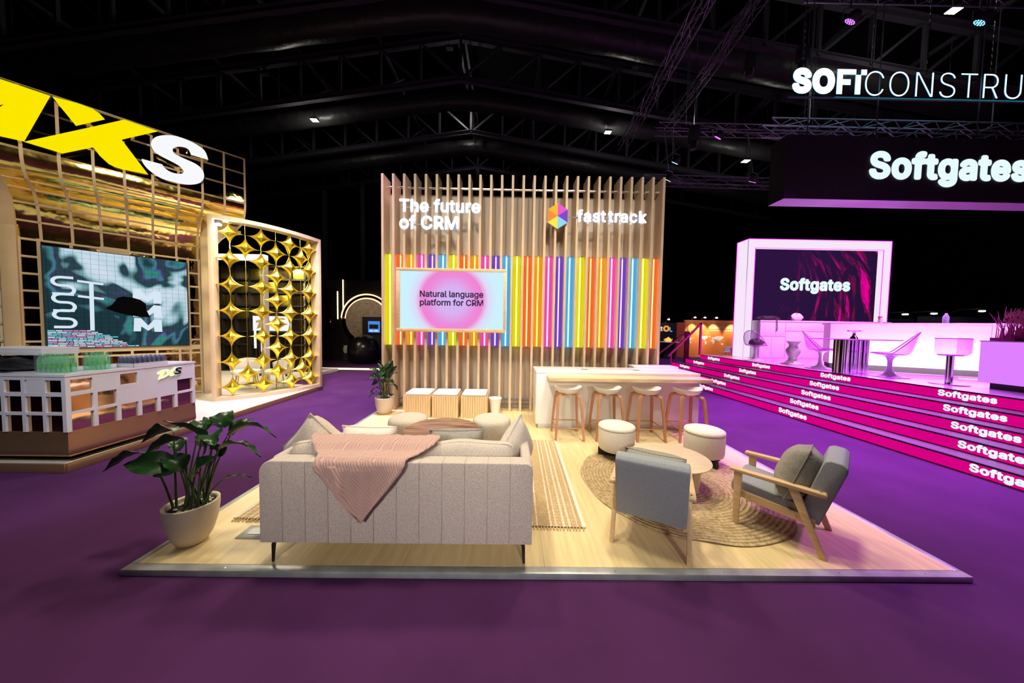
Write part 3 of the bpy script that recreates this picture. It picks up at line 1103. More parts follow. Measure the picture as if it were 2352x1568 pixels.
mx.blend_type = 'MULTIPLY'
mx.inputs[0].default_value = 1
nt.links.new(rp.outputs[0], mx.inputs[6])
nt.links.new(r3.outputs[0], mx.inputs[7])
nt.links.new(mx.outputs[2], bs.inputs['Base Color'])
bp = nt.nodes.new('ShaderNodeBump')
bp.inputs['Strength'].default_value = .8
bp.inputs['Distance'].default_value = .01
nt.links.new(sn2.outputs[0], bp.inputs['Height'])
nt.links.new(bp.outputs[0], bs.inputs['Normal'])
b = B()
b.lathe([(.975, .0005), (.985, .006), (.98, .013), (.95, .016), (.6, .014), (.3, .015), (0, .014)], seg=96)
for v in b.bm.verts:
    a = math.atan2(v.co.y, v.co.x)
    k = 1 + .010 * math.sin(5 * a + 1) + .006 * math.sin(11 * a)
    v.co.x *= k
    v.co.y *= k
    if math.hypot(v.co.x, v.co.y) > .93:
        v.co.z += .010 * max(0, math.sin(4 * a + 2.4)) ** 6
ro = b.build('round_rug', jm, label='round braided jute rug under the pale coffee table and armchairs', cat='rug', smooth=60)
ro.location = (1.815, 3.235, PZ)
RZ = PZ + .018

# pale coffee table
pt_ = mat('pale_oak_top', (.76, .62, .44), .38, noise=4, var=.07, stretch=(1.2, 7, 5))
ctb = thing('coffee_table', 'round pale wood coffee table on the braided rug', 'coffee table', (1.725, 3.175, RZ))
B().lathe([(0, .262), (.30, .262), (.36, .272), (.385, .290), (.385, .297), (.378, .301), (0, .302)], seg=64).build('tabletop', pt_, ctb, smooth=40)
for k, a in enumerate((-25, 95, 215)):
    b = B()
    ca, sa = math.cos(math.radians(a)), math.sin(math.radians(a))
    n = 12

    def pan(u, v):
        q = (u - .5) * 1.5
        rad = .30 - .025 * (1 - v)
        th = math.radians(a) + q * (.50 + .14 * v)
        return (rad * math.cos(th), rad * math.sin(th), v * .264)

    b.grid(pan, n, 6)
    b.grid(lambda u, v: (pan(u, v)[0] * .82, pan(u, v)[1] * .82, pan(u, v)[2]), n, 6)
    b.grid(lambda u, v: tuple(Vector(pan(u, 0)) * (1 - .18 * v)), n, 1)
    for uu in (0, 1):
        b.grid(lambda u, v: (pan(uu, v)[0] * (1 - .18 * u), pan(uu, v)[1] * (1 - .18 * u), pan(uu, v)[2]), 1, 6)
    b.build('panel_leg', pt_, ctb, smooth=40)


# cream ottomans
def ottoman(label):
    s = thing('ottoman', label, 'ottoman', (0, 0, RZ), 0, 'cream ottomans on the round rug')
    B().lathe([(0, .09), (.19, .09), (.213, .105), (.222, .135), (.227, .355), (.224, .366)], seg=48).build('body', 'cream', s, smooth=60)
    B().lathe([(.220, .368), (.227, .372), (.229, .388), (.222, .407), (.19, .421), (.1, .430), (0, .432)], seg=48).build('lid', 'cream', s, smooth=60)
    for a in (0, 90):
        b = B().box(-.222, .222, -.016, .016, 0, .10)
        b.xf(Matrix.Rotation(math.radians(a + 45), 4, 'Z'))
        b.build('foot_board', 'matblack', s)
    return s


ot = ottoman('cream boucle ottoman nearest the bar stools, left of the pale table')
ot.location = (1.405, 3.88, RZ)
ot.rotation_euler.z = .5
dup(ot, (2.46, 3.745, RZ), .9, 'cream boucle ottoman at the right of the pale table')


# armchairs
def armchair(label):
    s = thing('armchair', label, 'armchair', (0, 0, PZ), 0, 'grey armchairs with wooden frames')
    for sx in (-1, 1):
        x = sx * .262
        b = B()
        b.prism([(.245, .014), (.283, .014), (.290, .455), (.232, .455)], lambda y, z, h: (x - .015 + h, y, z), .03)
        b.build('front_leg', 'ash', s, bevel=.004)
        b = B()
        b.prism([(-.288, 0), (-.245, 0), (-.055, .455), (-.118, .455)], lambda y, z, h: (x - .015 + h, y, z), .03)
        b.build('rear_leg', 'ash', s, bevel=.004)
        b = B()
        xa = x - .03
        b.prism([(-.265, .455), (.315, .462), (.322, .472), (.318, .490), (-.262, .490), (-.272, .475)], lambda y, z, h: (xa + h, y, z), .06)
        ao = b.build('armrest', 'ash', s, bevel=.006, seg=3)
        B().lathe([(.009, 0), (.009, .003)], (x, -.235, .489), 10).build('bolt', 'silvertrim', ao)
        b = B()
        xr = sx * .236
        b.prism([(.26, .245), (.26, .305), (-.215, .262), (-.215, .20)], lambda y, z, h: (xr - .012 + h, y, z), .024)
        ro_ = b.build('side_rail', 'ash', s, bevel=.003)
        for y, z in ((.18, .268), (-.11, .243)):
            bb = B().lathe([(.008, 0), (.008, .004)], (0, 0, 0), 10)
            bb.xf(Matrix.Translation((xr + sx * .011, y, z)) @ Matrix.Rotation(sx * PI / 2, 4, 'Y'))
            bb.build('bolt', 'silvertrim', ro_)
    b = B()
    b.prism([(.31, .268), (.318, .312), (.31, .367), (.29, .379), (-.20, .325), (-.20, .215)], lambda y, z, h: (-.222 + h, y, z), .444)
    b.build('seat_cushion', 'felt', s, bevel=.028, seg=4, smooth=60)
    b = B()
    b.prism([(-.232, .222), (-.120, .285), (-.228, .675), (-.243, .714), (-.275, .728), (-.335, .722), (-.362, .695), (-.360, .66)], lambda y, z, h: (-.243 + h, y, z), .486)
    b.build('backrest', 'felt', s, bevel=.011, seg=3, smooth=60)
    return s


a1 = armchair('grey armchair seen from behind, on the near side of the round rug')
a1.location = (1.18, 2.425, PZ)
a1.rotation_euler.z = math.radians(-27.3)
dup(a1, (2.34, 2.505, PZ), math.radians(40.5), 'grey armchair seen from its side, facing the round rug')
for lb, loc, rz, w_, h_, rx, ry in (('grey linen pillow just showing above the back of the near armchair', (1.235, 2.52, .49), -27.3, .46, .40, 15, 2),
                                    ('plump grey linen pillow standing on the side-on armchair', (2.375, 2.415, .575), 40.5, .45, .43, 18, 9)):
    P = pose(loc, math.radians(rx), math.radians(ry), math.radians(rz))
    p = thing('pillow', lb, 'pillow', loc)
    M_ = Matrix.Translation(-P.translation) @ P
    soft_cushion(w_, h_, .26, pinch=.38).xf(M_).build('cover', 'greylinen', p, smooth=80)
    cushion_piping(w_, h_, .004).xf(M_).build('piping', 'greylinen', p)

# ------------------------------------------------------------------ plants
leafm = mat('leaf_green', (.018, .060, .018), .35)
nt, bs = nodes_of(leafm)
uvn = nt.nodes.new('ShaderNodeUVMap')
sp = nt.nodes.new('ShaderNodeSeparateXYZ')
nt.links.new(uvn.outputs[0], sp.inputs[0])
ab = nt.nodes.new('ShaderNodeMath')
ab.operation = 'ABSOLUTE'
nt.links.new(sp.outputs['X'], ab.inputs[0])
k1 = nt.nodes.new('ShaderNodeMath')
k1.operation = 'MULTIPLY_ADD'
k1.inputs[1].default_value = .55
nt.links.new(ab.outputs[0], k1.inputs[0])
nt.links.new(sp.outputs['Y'], k1.inputs[2])
k2 = nt.nodes.new('ShaderNodeMath')
k2.operation = 'MULTIPLY'
k2.inputs[1].default_value = 62
nt.links.new(k1.outputs[0], k2.inputs[0])
k3 = nt.nodes.new('ShaderNodeMath')
k3.operation = 'SINE'
nt.links.new(k2.outputs[0], k3.inputs[0])
rp = ramp(nt, [(.0, (.012, .050, .014)), (.8, (.016, .062, .018)), (1, (.030, .085, .025))])
mr = nt.nodes.new('ShaderNodeMapRange')
mr.inputs['From Min'].default_value = -1
nt.links.new(k3.outputs[0], mr.inputs['Value'])
nt.links.new(mr.outputs[0], rp.inputs[0])
nt.links.new(rp.outputs[0], bs.inputs['Base Color'])
bs.inputs['Roughness'].default_value = .32


def leaf(parent, att, tip, width, arch, roll=0.0, foot=None):
    """one leaf blade with its stalk, from the pot foot to att to tip"""
    A, T = Vector(att), Vector(tip)
    d = T - A
    L = d.length
    dn = d.normalized()
    side = dn.cross(Vector((0, 0, 1)))
    side = (side if side.length > .05 else Vector((1, 0, 0))).normalized()
    side = Matrix.Rotation(roll, 3, dn) @ side
    nrm = side.cross(dn)
    b = B()
    nv, nu = 12, 6

    def f(u, v):
        q = u * 2 - 1
        wv_ = width * (math.sin(PI * min(1, v * .97 + .03) ** .72) ** .85) * (1 - .35 * v)
        p = A + d * v + nrm * (arch * math.sin(PI * v ** .8)) + side * (q * wv_)
        p += nrm * (abs(q) * wv_ * .38) + nrm * (.008 * math.sin(v * 17 + q * 4) * abs(q))
        return p
    b.grid(f, nu, nv)
    uvl = b.bm.loops.layers.uv.new('UVMap')
    fl = list(b.bm.verts)
    ix = {v: i for i, v in enumerate(fl)}
    for f_ in b.bm.faces:
        for l_ in f_.loops:
            i = ix[l_.vert]
            l_[uvl].uv = ((i % (nu + 1)) / nu * 2 - 1, (i // (nu + 1)) / nv)
    o = b.build('leaf', leafm, parent, smooth=80, merge=False)
    if foot:
        F = Vector(foot)
        mid = F * .45 + A * .55 + Vector(((F.x - A.x) * .18, (F.y - A.y) * .18, .03))
        pts = [F * (1 - t) ** 2 + mid * 2 * t * (1 - t) + A * t * t for t in [k / 8 for k in range(9)]]
        B().tube(pts, [.0085 - .0045 * k / 8 for k in range(9)], 6).build('stalk', 'stem', o)
    return o


def pot(parent, R, H, rb, flare=1.0):
    prof = [(0, 0), (rb * .8, 0), (rb, .008), (rb + (R - rb) * .45, H * .22), (rb + (R - rb) * .82, H * .52), (R, H * .85), (R * flare, H), (R * flare - .012, H + .004),
            (R * flare - .022, H - .004), (R * .86, H * .86), (.02, H * .84)]
    B().lathe(prof, seg=48).build('pot', 'pot', parent, smooth=50)
    B().lathe([(0, H * .86), (R * .87, H * .87), (R * .8, H * .885), (0, H * .9)], seg=24).build('soil', 'soil', parent)


def pebble(parent, x, y, z, r):
    b = B()
    b.lathe([(0, -r * .5), (r * .7, -r * .35), (r, 0), (r * .75, r * .35), (0, r * .5)], (x, y, z), 9, 1.25, .9)
    b.build('pebble', 'pebble', parent, smooth=80)


pp1 = thing('potted_plant', 'large broad-leaved plant in cream pot at the front left platform corner', 'potted plant', (-2.375, 2.262, PZ))
pot(pp1, .158, .305, .085)
K = .000844 * 1.02
PX, PZZ, RIM = 640, 880, .29


def zp(x, y, dy=0):                          # measured off the plant, in its own metres
    return ((x - PX) * K, dy, RIM + (PZZ - y) * K)


rnd = random.Random(4)
LV = [((480, 255), (150, 370), .075, .06, .02, .05, .5), ((345, 425), (5, 560), .07, .05, -.05, -.08, .4), ((680, 290), (395, 405), .075, .05, -.06, -.12, .6),
      ((665, 470), (300, 455), .10, .04, -.12, -.16, -.9), ((860, 400), (600, 95), .085, .07, -.10, -.14, .9), ((845, 225), (850, 100), .10, .02, .06, .16, .2),
      ((965, 275), (1350, 305), .075, .085, .0, .04, -.5), ((945, 365), (1305, 430), .07, .06, -.05, -.06, -.4), ((800, 555), (985, 400), .08, .03, -.08, -.10, .9),
      ((925, 655), (1140, 655), .035, .015, .0, .03, -.4), ((565, 550), (397, 605), .07, .02, -.02, -.06, -.8), ((850, 250), (985, 310), .085, .03, .0, -.12, .3),
      ((690, 190), (660, 200), .05, .02, .08, .2, .0), ((890, 300), (985, 195), .08, .02, .1, .22, .3), ((600, 300), (470, 230), .08, .04, .1, .22, .2),
      ((620, 420), (520, 330), .07, .03, .1, .15, .3), ((760, 420), (700, 250), .07, .03, .05, .0, .5), ((700, 520), (560, 400), .09, .03, -.1, -.14, -.5),
      ((870, 470), (830, 330), .07, .02, .02, -.04, .4), ((520, 420), (380, 380), .06, .04, .0, .1, .1)]
for (ax, ay), (tx, ty), w_, ar, ya, yt, rl in LV:
    fx = 640 + (ax - 640) * .32 + rnd.uniform(-40, 40)
    leaf(pp1, zp(ax, ay, ya), zp(tx, ty, yt), w_ * .92, ar, rl, foot=(zp(fx, 930)[0], rnd.uniform(-.06, .06), .262))
for q in range(26):
    a = rnd.uniform(0, 2 * PI)
    rr_ = rnd.uniform(.07, .125)
    pebble(pp1, rr_ * math.cos(a), rr_ * math.sin(a), .279, rnd.uniform(.010, .018))

pp2 = thing('potted_plant', 'smaller potted plant with dark leaves at the left foot of the slatted wall', 'potted plant', (-2.345, 5.74, PZ))
pot(pp2, .172, .31, .105)
rnd = random.Random(11)
LV2 = [(-.02, .62, -.10, 1.02, .09), (.10, .72, .20, 1.02, .09), (-.10, .70, -.28, .66, .07), (-.08, .62, -.30, .50, .07), (.13, .68, .32, .80, .075), (.06, .60, .24, .58, .08),
       (-.10, .48, -.28, .36, .05), (.02, .75, .04, .98, .09), (-.12, .74, -.25, .86, .08), (.12, .55, .22, .42, .06), (-.12, .40, -.26, .30, .035), (.0, .58, .16, .70, .09),
       (-.05, .64, .06, .82, .09), (.08, .72, .28, .92, .08), (-.06, .33, -.16, .42, .04), (.12, .33, .20, .36, .04), (.03, .66, -.12, .76, .09), (-.03, .7, -.16, .95, .08)]
for ax, az, tx, tz, w_ in LV2:
    ya, yt = rnd.uniform(-.10, .06), rnd.uniform(-.16, .12)
    leaf(pp2, (ax, ya, az), (tx, yt, tz), w_ * .98, .04, rnd.uniform(-.8, .8), foot=(ax * .3 + rnd.uniform(-.04, .04), rnd.uniform(-.05, .05), .27))
for q in range(18):
    a = rnd.uniform(0, 2 * PI)
    rr_ = rnd.uniform(.08, .135)
    pebble(pp2, rr_ * math.cos(a), rr_ * math.sin(a), .286, rnd.uniform(.010, .016))
# ================================================================== GOLDEN STAND (left)
US = Vector((.6428, .7660, 0))
NS = Vector((.7660, -.6428, 0))
G0 = Vector((-7.05, 7.05, 0))


def G(s, o, z):
    return G0 + US * s + NS * o + Vector((0, 0, z))


gp = thing('stand_platform', 'cream floored platform with gold edge under the golden stand', 'platform', (-7, 6, 0))
outl = [(-14, 3.385), (-4.935, 3.385), (-4.935, 8.05), (-6.4, 8.35), (-6.4, 11.4), (-14, 11.4)]
B().prism([(x + (.02 if x < -5 else -.02), y + (.02 if y < 4 else -.02)) for x, y in outl], lambda x, y, h: (x, y, h), .1).build('deck', 'creamfloor', gp, world=True)
for i in range(4):
    a, c_ = outl[i], outl[i + 1]
    B().beam((*a, .05), (*c_, .05), .03, .098).build('edge', 'goldsolid', gp, world=True, bevel=.004)

PROF = [(1.2, 5.22), (1.2, 4.3)] + [(.85 + .35 * math.cos(a), 4.28 - .35 * math.sin(a)) for a in [PI / 2 * k / 8 for k in range(1, 9)]]
SHORT = PROF + [(.45, 3.925), (0, 3.92), (-.3, 3.92)]
q0, q1, q2, q3 = (.85, 3.93), (.22, 3.92), (.04, 3.55), (0, 3.12)
FULL = PROF + [tuple(q0[k] * (1 - t) ** 3 + 3 * q1[k] * t * (1 - t) ** 2 + 3 * q2[k] * t * t * (1 - t) + q3[k] * t ** 3 for k in (0, 1)) for t in [j / 10 for j in range(1, 11)]]

bt = thing('golden_booth', 'golden booth with curved mirror canopy over a lattice wall', 'exhibition booth', tuple(G(-1, 0, .1)))


def shell(prof, s0, s1, nm, m_):
    b = B()
    n = len(prof) - 1
    for off, rev in ((0, 0), (-.03, 1)):
        b.grid(lambda u, v: tuple(G(s0 + (s1 - s0) * u, prof[round(v * n)][0] + (off), prof[round(v * n)][1] + (0 if not rev else .03 if v > .35 else 0))), 12, n)
    return b.build(nm, m_, bt, world=True, smooth=50)


MT['fascia'] = mat('smoked_mirror', (.20, .165, .10), .05, 1, bump=(3, .08, .06))
shell(FULL[1:], -5.2, 0.0, 'mirror_canopy', 'gold')
shell(SHORT[1:], 0.0, .62, 'mirror_canopy', 'gold')
shell(PROF[:2], -5.2, .62, 'mirror_fascia', 'fascia')
B().obox(G(-5.2, 1.0, 5.19), US * 5.82, NS * .2, Vector((0, 0, .03))).build('canopy_cap', 'rib', bt, world=True)
b = B()
k = 0
while True:
    s_ = .605 - .322 * k
    if s_ < -5:
        break
    pf_ = FULL if s_ <= .01 else SHORT
    P = [tuple(G(s_, o + (.004 if j < 10 else .0), z - (.012 if j >= 8 else 0))) for j, (o, z) in enumerate(pf_)]
    b.sweep(P, US, .034, -.016)
    k += 1
Ls = [0]
for a, c_ in zip(FULL, FULL[1:]):
    Ls.append(Ls[-1] + math.hypot(a[0] - c_[0], a[1] - c_[1]))
nrow = 9
for r_ in range(nrow + 1):
    d_ = Ls[-1] * r_ / nrow
    for j in range(len(FULL) - 1):
        if Ls[j] <= d_ <= Ls[j + 1] + 1e-6:
            t_ = (d_ - Ls[j]) / (Ls[j + 1] - Ls[j])
            o = FULL[j][0] + (FULL[j + 1][0] - FULL[j][0]) * t_
            z = FULL[j][1] + (FULL[j + 1][1] - FULL[j][1]) * t_
            to, tz = FULL[j + 1][0] - FULL[j][0], FULL[j + 1][1] - FULL[j][1]
            L_ = math.hypot(to, tz)
            b.sweep([tuple(G(-5.2, o, z - (.012 if j > 7 else 0))), tuple(G(.62 if j < 10 else 0, o, z - (.012 if j > 7 else 0)))], NS * (to / L_) + Vector((0, 0, tz / L_)), .034, .018)
            break
b.build('canopy_grid', 'rib', bt, world=True, merge=False)
# lattice wall with mirror cells
B().obox(G(-2.2, -.05, .1), US * 2.2, NS * .04, Vector((0, 0, 3.05))).build('mirror_wall', 'goldwall', bt, world=True)
b = B()
for s_ in (-2.19, -2.0, -1.67, -1.34, -1.01, -.68, -.35, -.19, -.02):
    b.obox(G(s_ - .018, -.01, .1), US * .036, NS * .03, Vector((0, 0, 3.04)))
for r_ in range(11):
    z = .14 + .297 * r_
    b.obox(G(-2.2, -.01, z - .018), US * 2.2, NS * .031, Vector((0, 0, .036)))
b.obox(G(-1.34, -.012, 3.03), US * .33, NS * .025, Vector((0, 0, .12)))
b.obox(G(-2.2, -.012, 1.11), US * 2.2, NS * .035, Vector((0, 0, .1)))
b.build('wall_lattice', 'rib', bt, world=True, merge=False)
B().obox(G(-.0, -.12, .1), US * .175, NS * .26, Vector((0, 0, 3.83))).build('pillar', 'rib', bt, world=True, bevel=.004)
B().obox(G(-2.345, -.12, .1), US * .155, NS * .26, Vector((0, 0, 3.2))).build('pillar', 'rib', bt, world=True, bevel=.004)
arc = [(.175, 3.925), (.70, 3.925)] + [(.70 - .50 * math.sin(a), 3.86 - .80 * (1 - math.cos(a))) for a in [PI / 2 * k / 12 for k in range(13)]] + [(.175, 3.0)]
B().prism(arc, lambda s_, z, h: tuple(G(s_, .02 + h, z)), .10).build('arch_bracket', 'rib', bt, world=True)
P = [tuple(G(-2.27, o + .03, z - .03)) for o, z in FULL[6:]]
b = B()
b.sweep(P, US, .15, -.05)
b.build('arch_rib', 'rib', bt, world=True)
# side bay further left
B().obox(G(-4.6, -.06, .1), US * 2.25, NS * .04, Vector((0, 0, 3.8))).build('side_panel', 'creamfloor', bt, world=True)
b = B()
for k in range(8):
    b.obox(G(-2.62 - .29 * k, -.02, .1), US * .036, NS * .03, Vector((0, 0, 3.8)))
for r_ in range(13):
    b.obox(G(-4.6, -.02, .14 + .297 * r_), US * 2.25, NS * .032, Vector((0, 0, .036)))
b.build('side_lattice', 'rib', bt, world=True, merge=False)
b = B()
for k in range(3):
    for r_ in range(9):
        b.obox(G(-2.50 - .29 * k, -.019, .2 + .297 * r_), US * .10, NS * .012, Vector((0, 0, .22)))
b.build('mirror_cells', 'goldwall', bt, world=True, merge=False)

# big canopy letters
s1 = thing('booth_sign', 'huge lit yellow and white lettering on the golden canopy', 'sign', tuple(G(-1, 1.25, 4.3)))


def letter_block(poly, nm, face):
    b = B()
    b.prism(poly, lambda s_, z, h: tuple(G(s_, 1.33 - h, z)), .11)
    o = b.build(nm, ['gold', face], s1, world=True, smooth=30, merge=False)
    for p in o.data.polygons:
        nn = p.normal
        if nn.dot(NS) > .9 and (Vector(o.data.vertices[p.vertices[0]].co) + s1.location - G0).dot(NS) > 1.32:
            p.material_index = 1
    return o


def smooth_poly(pts, corners, n=4):
    out = []
    N = len(pts)
    for i in range(N):
        p0, p1, p2, p3 = pts[i - 1], pts[i], pts[(i + 1) % N], pts[(i + 2) % N]
        if i in corners:
            p0 = p1
        if (i + 1) % N in corners:
            p3 = p2
        for k in range(n):
            t = k / n
            out.append(tuple(.5 * (2 * p1[c] + (p2[c] - p0[c]) * t + (2 * p0[c] - 5 * p1[c] + 4 * p2[c] - p3[c]) * t * t + (3 * p1[c] - p0[c] - 3 * p2[c] + p3[c]) * t ** 3) for c in (0, 1)))
    return out


letter_block([(-2.60, 4.66), (-2.30, 5.02), (-2.141, 5.155), (-1.908, 5.155), (-1.684, 5.151), (-1.922, 4.357), (-2.36, 4.325), (-2.19, 4.60), (-2.065, 4.815), (-2.24, 4.64)], 'numeral', 'yellowface')
letter_block([(-1.67, 5.151), (-1.442, 5.179), (-1.30, 5.168), (-1.235, 5.13), (-1.183, 5.061), (-1.467, 4.813)], 'letter_stroke', 'yellowface')
letter_block([(-1.926, 4.352), (-1.324, 4.867), (-.98, 5.166), (-.60, 5.157), (-1.018, 4.812), (-.736, 4.336), (-1.025, 4.313), (-1.10, 4.32), (-1.162, 4.345), (-1.249, 4.44), (-1.311, 4.551), (-1.601, 4.324)], 'letter_stroke', 'yellowface')
SP = [(.04, 4.924), (-.195, 4.918), (-.23, 5.006), (-.309, 5.015), (-.394, 4.972), (-.431, 4.905), (-.383, 4.835), (-.139, 4.775), (-.042, 4.687), (-.03, 4.543), (-.101, 4.42), (-.251, 4.338), (-.437, 4.317),
      (-.612, 4.341), (-.734, 4.43), (-.795, 4.521), (-.806, 4.584), (-.567, 4.587), (-.541, 4.538), (-.475, 4.494), (-.377, 4.492), (-.313, 4.528), (-.304, 4.583), (-.374, 4.657), (-.604, 4.739), (-.674, 4.806),
      (-.691, 4.915), (-.636, 5.038), (-.515, 5.132), (-.362, 5.18), (-.16, 5.162), (-.011, 5.083)]
letter_block(smooth_poly(SP, {0, 1, 16, 17}), 'letter_stroke', 'whiteface')

# LED wall screen
ld = thing('led_screen', 'large glitch-patterned LED screen with a black bucket hat in the golden booth', 'screen', tuple(G(-1.09, .062, 1.215)))
lm = bpy.data.materials.new('glitch_picture')
lm.use_nodes = True
nt = lm.node_tree
nt.nodes.clear()
tc = nt.nodes.new('ShaderNodeTexCoord')
mp = nt.nodes.new('ShaderNodeMapping')
mp.inputs['Scale'].default_value = (.85, 1, .62)
mp.inputs['Rotation'].default_value = (0, .55, 0)
mp.inputs['Location'].default_value = (3.3, 0, 1.2)
n1 = nt.nodes.new('ShaderNodeTexNoise')
n1.inputs['Scale'].default_value = 1.25
n1.inputs['Detail'].default_value = 2
n1.inputs['Distortion'].default_value = 1.5
rp = ramp(nt, [(.0, (.010, .03, .04)), (.46, (.012, .035, .045)), (.505, (.05, .16, .20)), (.525, (.02, .24, .17)), (.54, (.09, .07, .30)), (.555, (.03, .05, .08)), (.60, (.02, .05, .06)), (.635, (.22, .42, .46)), (.66, (.45, .60, .68)), (.8, (.6, .68, .78))])
bk = nt.nodes.new('ShaderNodeTexBrick')
bk.inputs['Color1'].default_value = (1, 1, 1, 1)
bk.inputs['Color2'].default_value = (1, 1, 1, 1)
bk.inputs['Mortar'].default_value = (.35, .35, .4, 1)
bk.inputs['Scale'].default_value = 1
bk.inputs['Brick Width'].default_value = .093
bk.inputs['Row Height'].default_value = .092
bk.inputs['Mortar Size'].default_value = .002
bk.offset = 0
sp = nt.nodes.new('ShaderNodeSeparateXYZ')
cm = nt.nodes.new('ShaderNodeCombineXYZ')
mx = nt.nodes.new('ShaderNodeMix')
mx.data_type = 'RGBA'
mx.blend_type = 'MULTIPLY'
mx.inputs[0].default_value = 1
em = nt.nodes.new('ShaderNodeEmission')
em.inputs[1].default_value = 1.1
ou = nt.nodes.new('ShaderNodeOutputMaterial')
ma = nt.nodes.new('ShaderNodeMath')
ma.operation = 'MULTIPLY_ADD'
ma.inputs[1].default_value = .13
mb = nt.nodes.new('ShaderNodeMath')
mb.operation = 'MULTIPLY_ADD'
mb.inputs[1].default_value = .05
mc_ = nt.nodes.new('ShaderNodeMath')
mc_.operation = 'SUBTRACT'
mc_.inputs[1].default_value = .145
for a, b_ in ((sp.outputs['Z'], ma.inputs[0]), (n1.outputs['Fac'], ma.inputs[2]), (sp.outputs['X'], mb.inputs[0]), (ma.outputs[0], mb.inputs[2]), (mb.outputs[0], mc_.inputs[0])):
    nt.links.new(a, b_)
for a, b_ in ((tc.outputs['Object'], mp.inputs[0]), (mp.outputs[0], n1.inputs['Vector']), (mc_.outputs[0], rp.inputs[0]), (tc.outputs['Object'], sp.inputs[0]), (sp.outputs['X'], cm.inputs['X']), (sp.outputs['Z'], cm.inputs['Y']),
              (cm.outputs[0], bk.inputs['Vector']), (rp.outputs[0], mx.inputs[6]), (bk.outputs[0], mx.inputs[7]), (mx.outputs[2], em.inputs[0]), (em.outputs[0], ou.inputs[0])):
    nt.links.new(a, b_)
ld.rotation_euler.z = math.atan2(US.y, US.x)
B().box(-.87, .87, -.02, .03, 0, 1.805).build('display', lm, ld)
B().box(-.885, .885, -.015, .035, -.012, 1.817).build('bezel', 'matblack', ld)
MT['scrwhite'] = glow('screen_letter', (.72, .84, .95), .95)
MT['scrblack'] = mat('screen_black', (.003, .003, .004), .9, spec=0)
MT['scrcyan'] = glow('screen_cyan', (.18, .72, .85), .9)
MT['scrpink'] = glow('screen_pink', (.75, .35, .75), .8)


def LP(px, py):                              # a point of the picture, from a 1290 x 900 drawing of it
    return ((px - 645) / 1290 * 1.74, (900 - py) / 900 * 1.80)


def stroke(pts, w_, m_, nm='lettering', y=-.024):
    b = B()
    P = [Vector((LP(*p)[0], y, LP(*p)[1])) for p in pts]
    b.sweep(P, (1, 0, 0), .01, .001)
    b.bm.free()
    b = B()
    vs, fs = [], []
    for i, p in enumerate(P):
        T = (P[min(i + 1, len(P) - 1)] - P[max(i - 1, 0)]).normalized()
        N = Vector((-T.z, 0, T.x)) * w_ / 2
        vs += [p - N, p + N]
    for i in range(len(P) - 1):
        fs.append((2 * i, 2 * i + 1, 2 * i + 3, 2 * i + 2))
    b.add(vs, fs)
    return b.build(nm, m_, ld)


def arcpts(cx, cy, rx, ry, a0, a1, n=14):
    return [(cx + rx * math.cos(math.radians(a0 + (a1 - a0) * k / n)), cy + ry * math.sin(math.radians(a0 + (a1 - a0) * k / n))) for k in range(n + 1)]


for oy in (0, 152, 300):                     # three stacked S
    stroke([(225, 262 + oy), (130, 262 + oy)][::1] + arcpts(120, 300 + oy, 55, 36, 270, 90)[1:] + [(170, 336 + oy)] + arcpts(175, 375 + oy, 52, 38, 270, 450)[1:] + [(60, 413 + oy)], .045, 'scrwhite')
stroke([(255, 285), (470, 300)], .04, 'scrwhite')
stroke([(255, 425), (470, 440)], .04, 'scrwhite')
stroke([(368, 290), (362, 745)], .05, 'scrwhite')
for oy in (0, 148, 296):
    b = B()
    zz_ = [(725, 455 + oy), (735, 320 + oy), (800, 320 + oy), (868, 395 + oy), (930, 330 + oy), (1005, 335 + oy), (1010, 460 + oy), (930, 460 + oy), (925, 410 + oy), (868, 450 + oy), (800, 405 + oy), (795, 455 + oy)]
    b.prism([LP(*p) for p in zz_], lambda x, z, h: (x, -.026 + h, z), .002)
    b.build('lettering', 'scrwhite', ld)
rndl = random.Random(3)
b1, b2_, b3_ = B(), B(), B()
for r_ in range(11):
    y_ = 742 + r_ * 15
    x_ = 10
    while x_ < 300 + r_ * 45 + rndl.uniform(-60, 60):
        wd = rndl.uniform(25, 80)
        q = rndl.choice((b1, b1, b2_, b3_))
        a, c_ = LP(x_, y_), LP(x_ + wd, y_ + 9)
        q.box(a[0], c_[0], -.0235, -.021, c_[1], a[1])
        x_ += wd + 6
for q, m_ in ((b1, 'scrwhite'), (b2_, 'scrcyan'), (b3_, 'scrpink')):
    q.build('pixel_rows', m_, ld, merge=False)['kind'] = 'stuff'
hat = [(478, 530), (540, 490), (590, 420), (640, 405), (720, 410), (800, 430), (850, 465), (860, 540), (890, 605), (800, 605), (660, 585), (560, 560)]
B().prism([LP(*p) for p in hat], lambda x, z, h: (x, -.030 + h, z), .006).build('hat_picture', 'scrblack', ld)

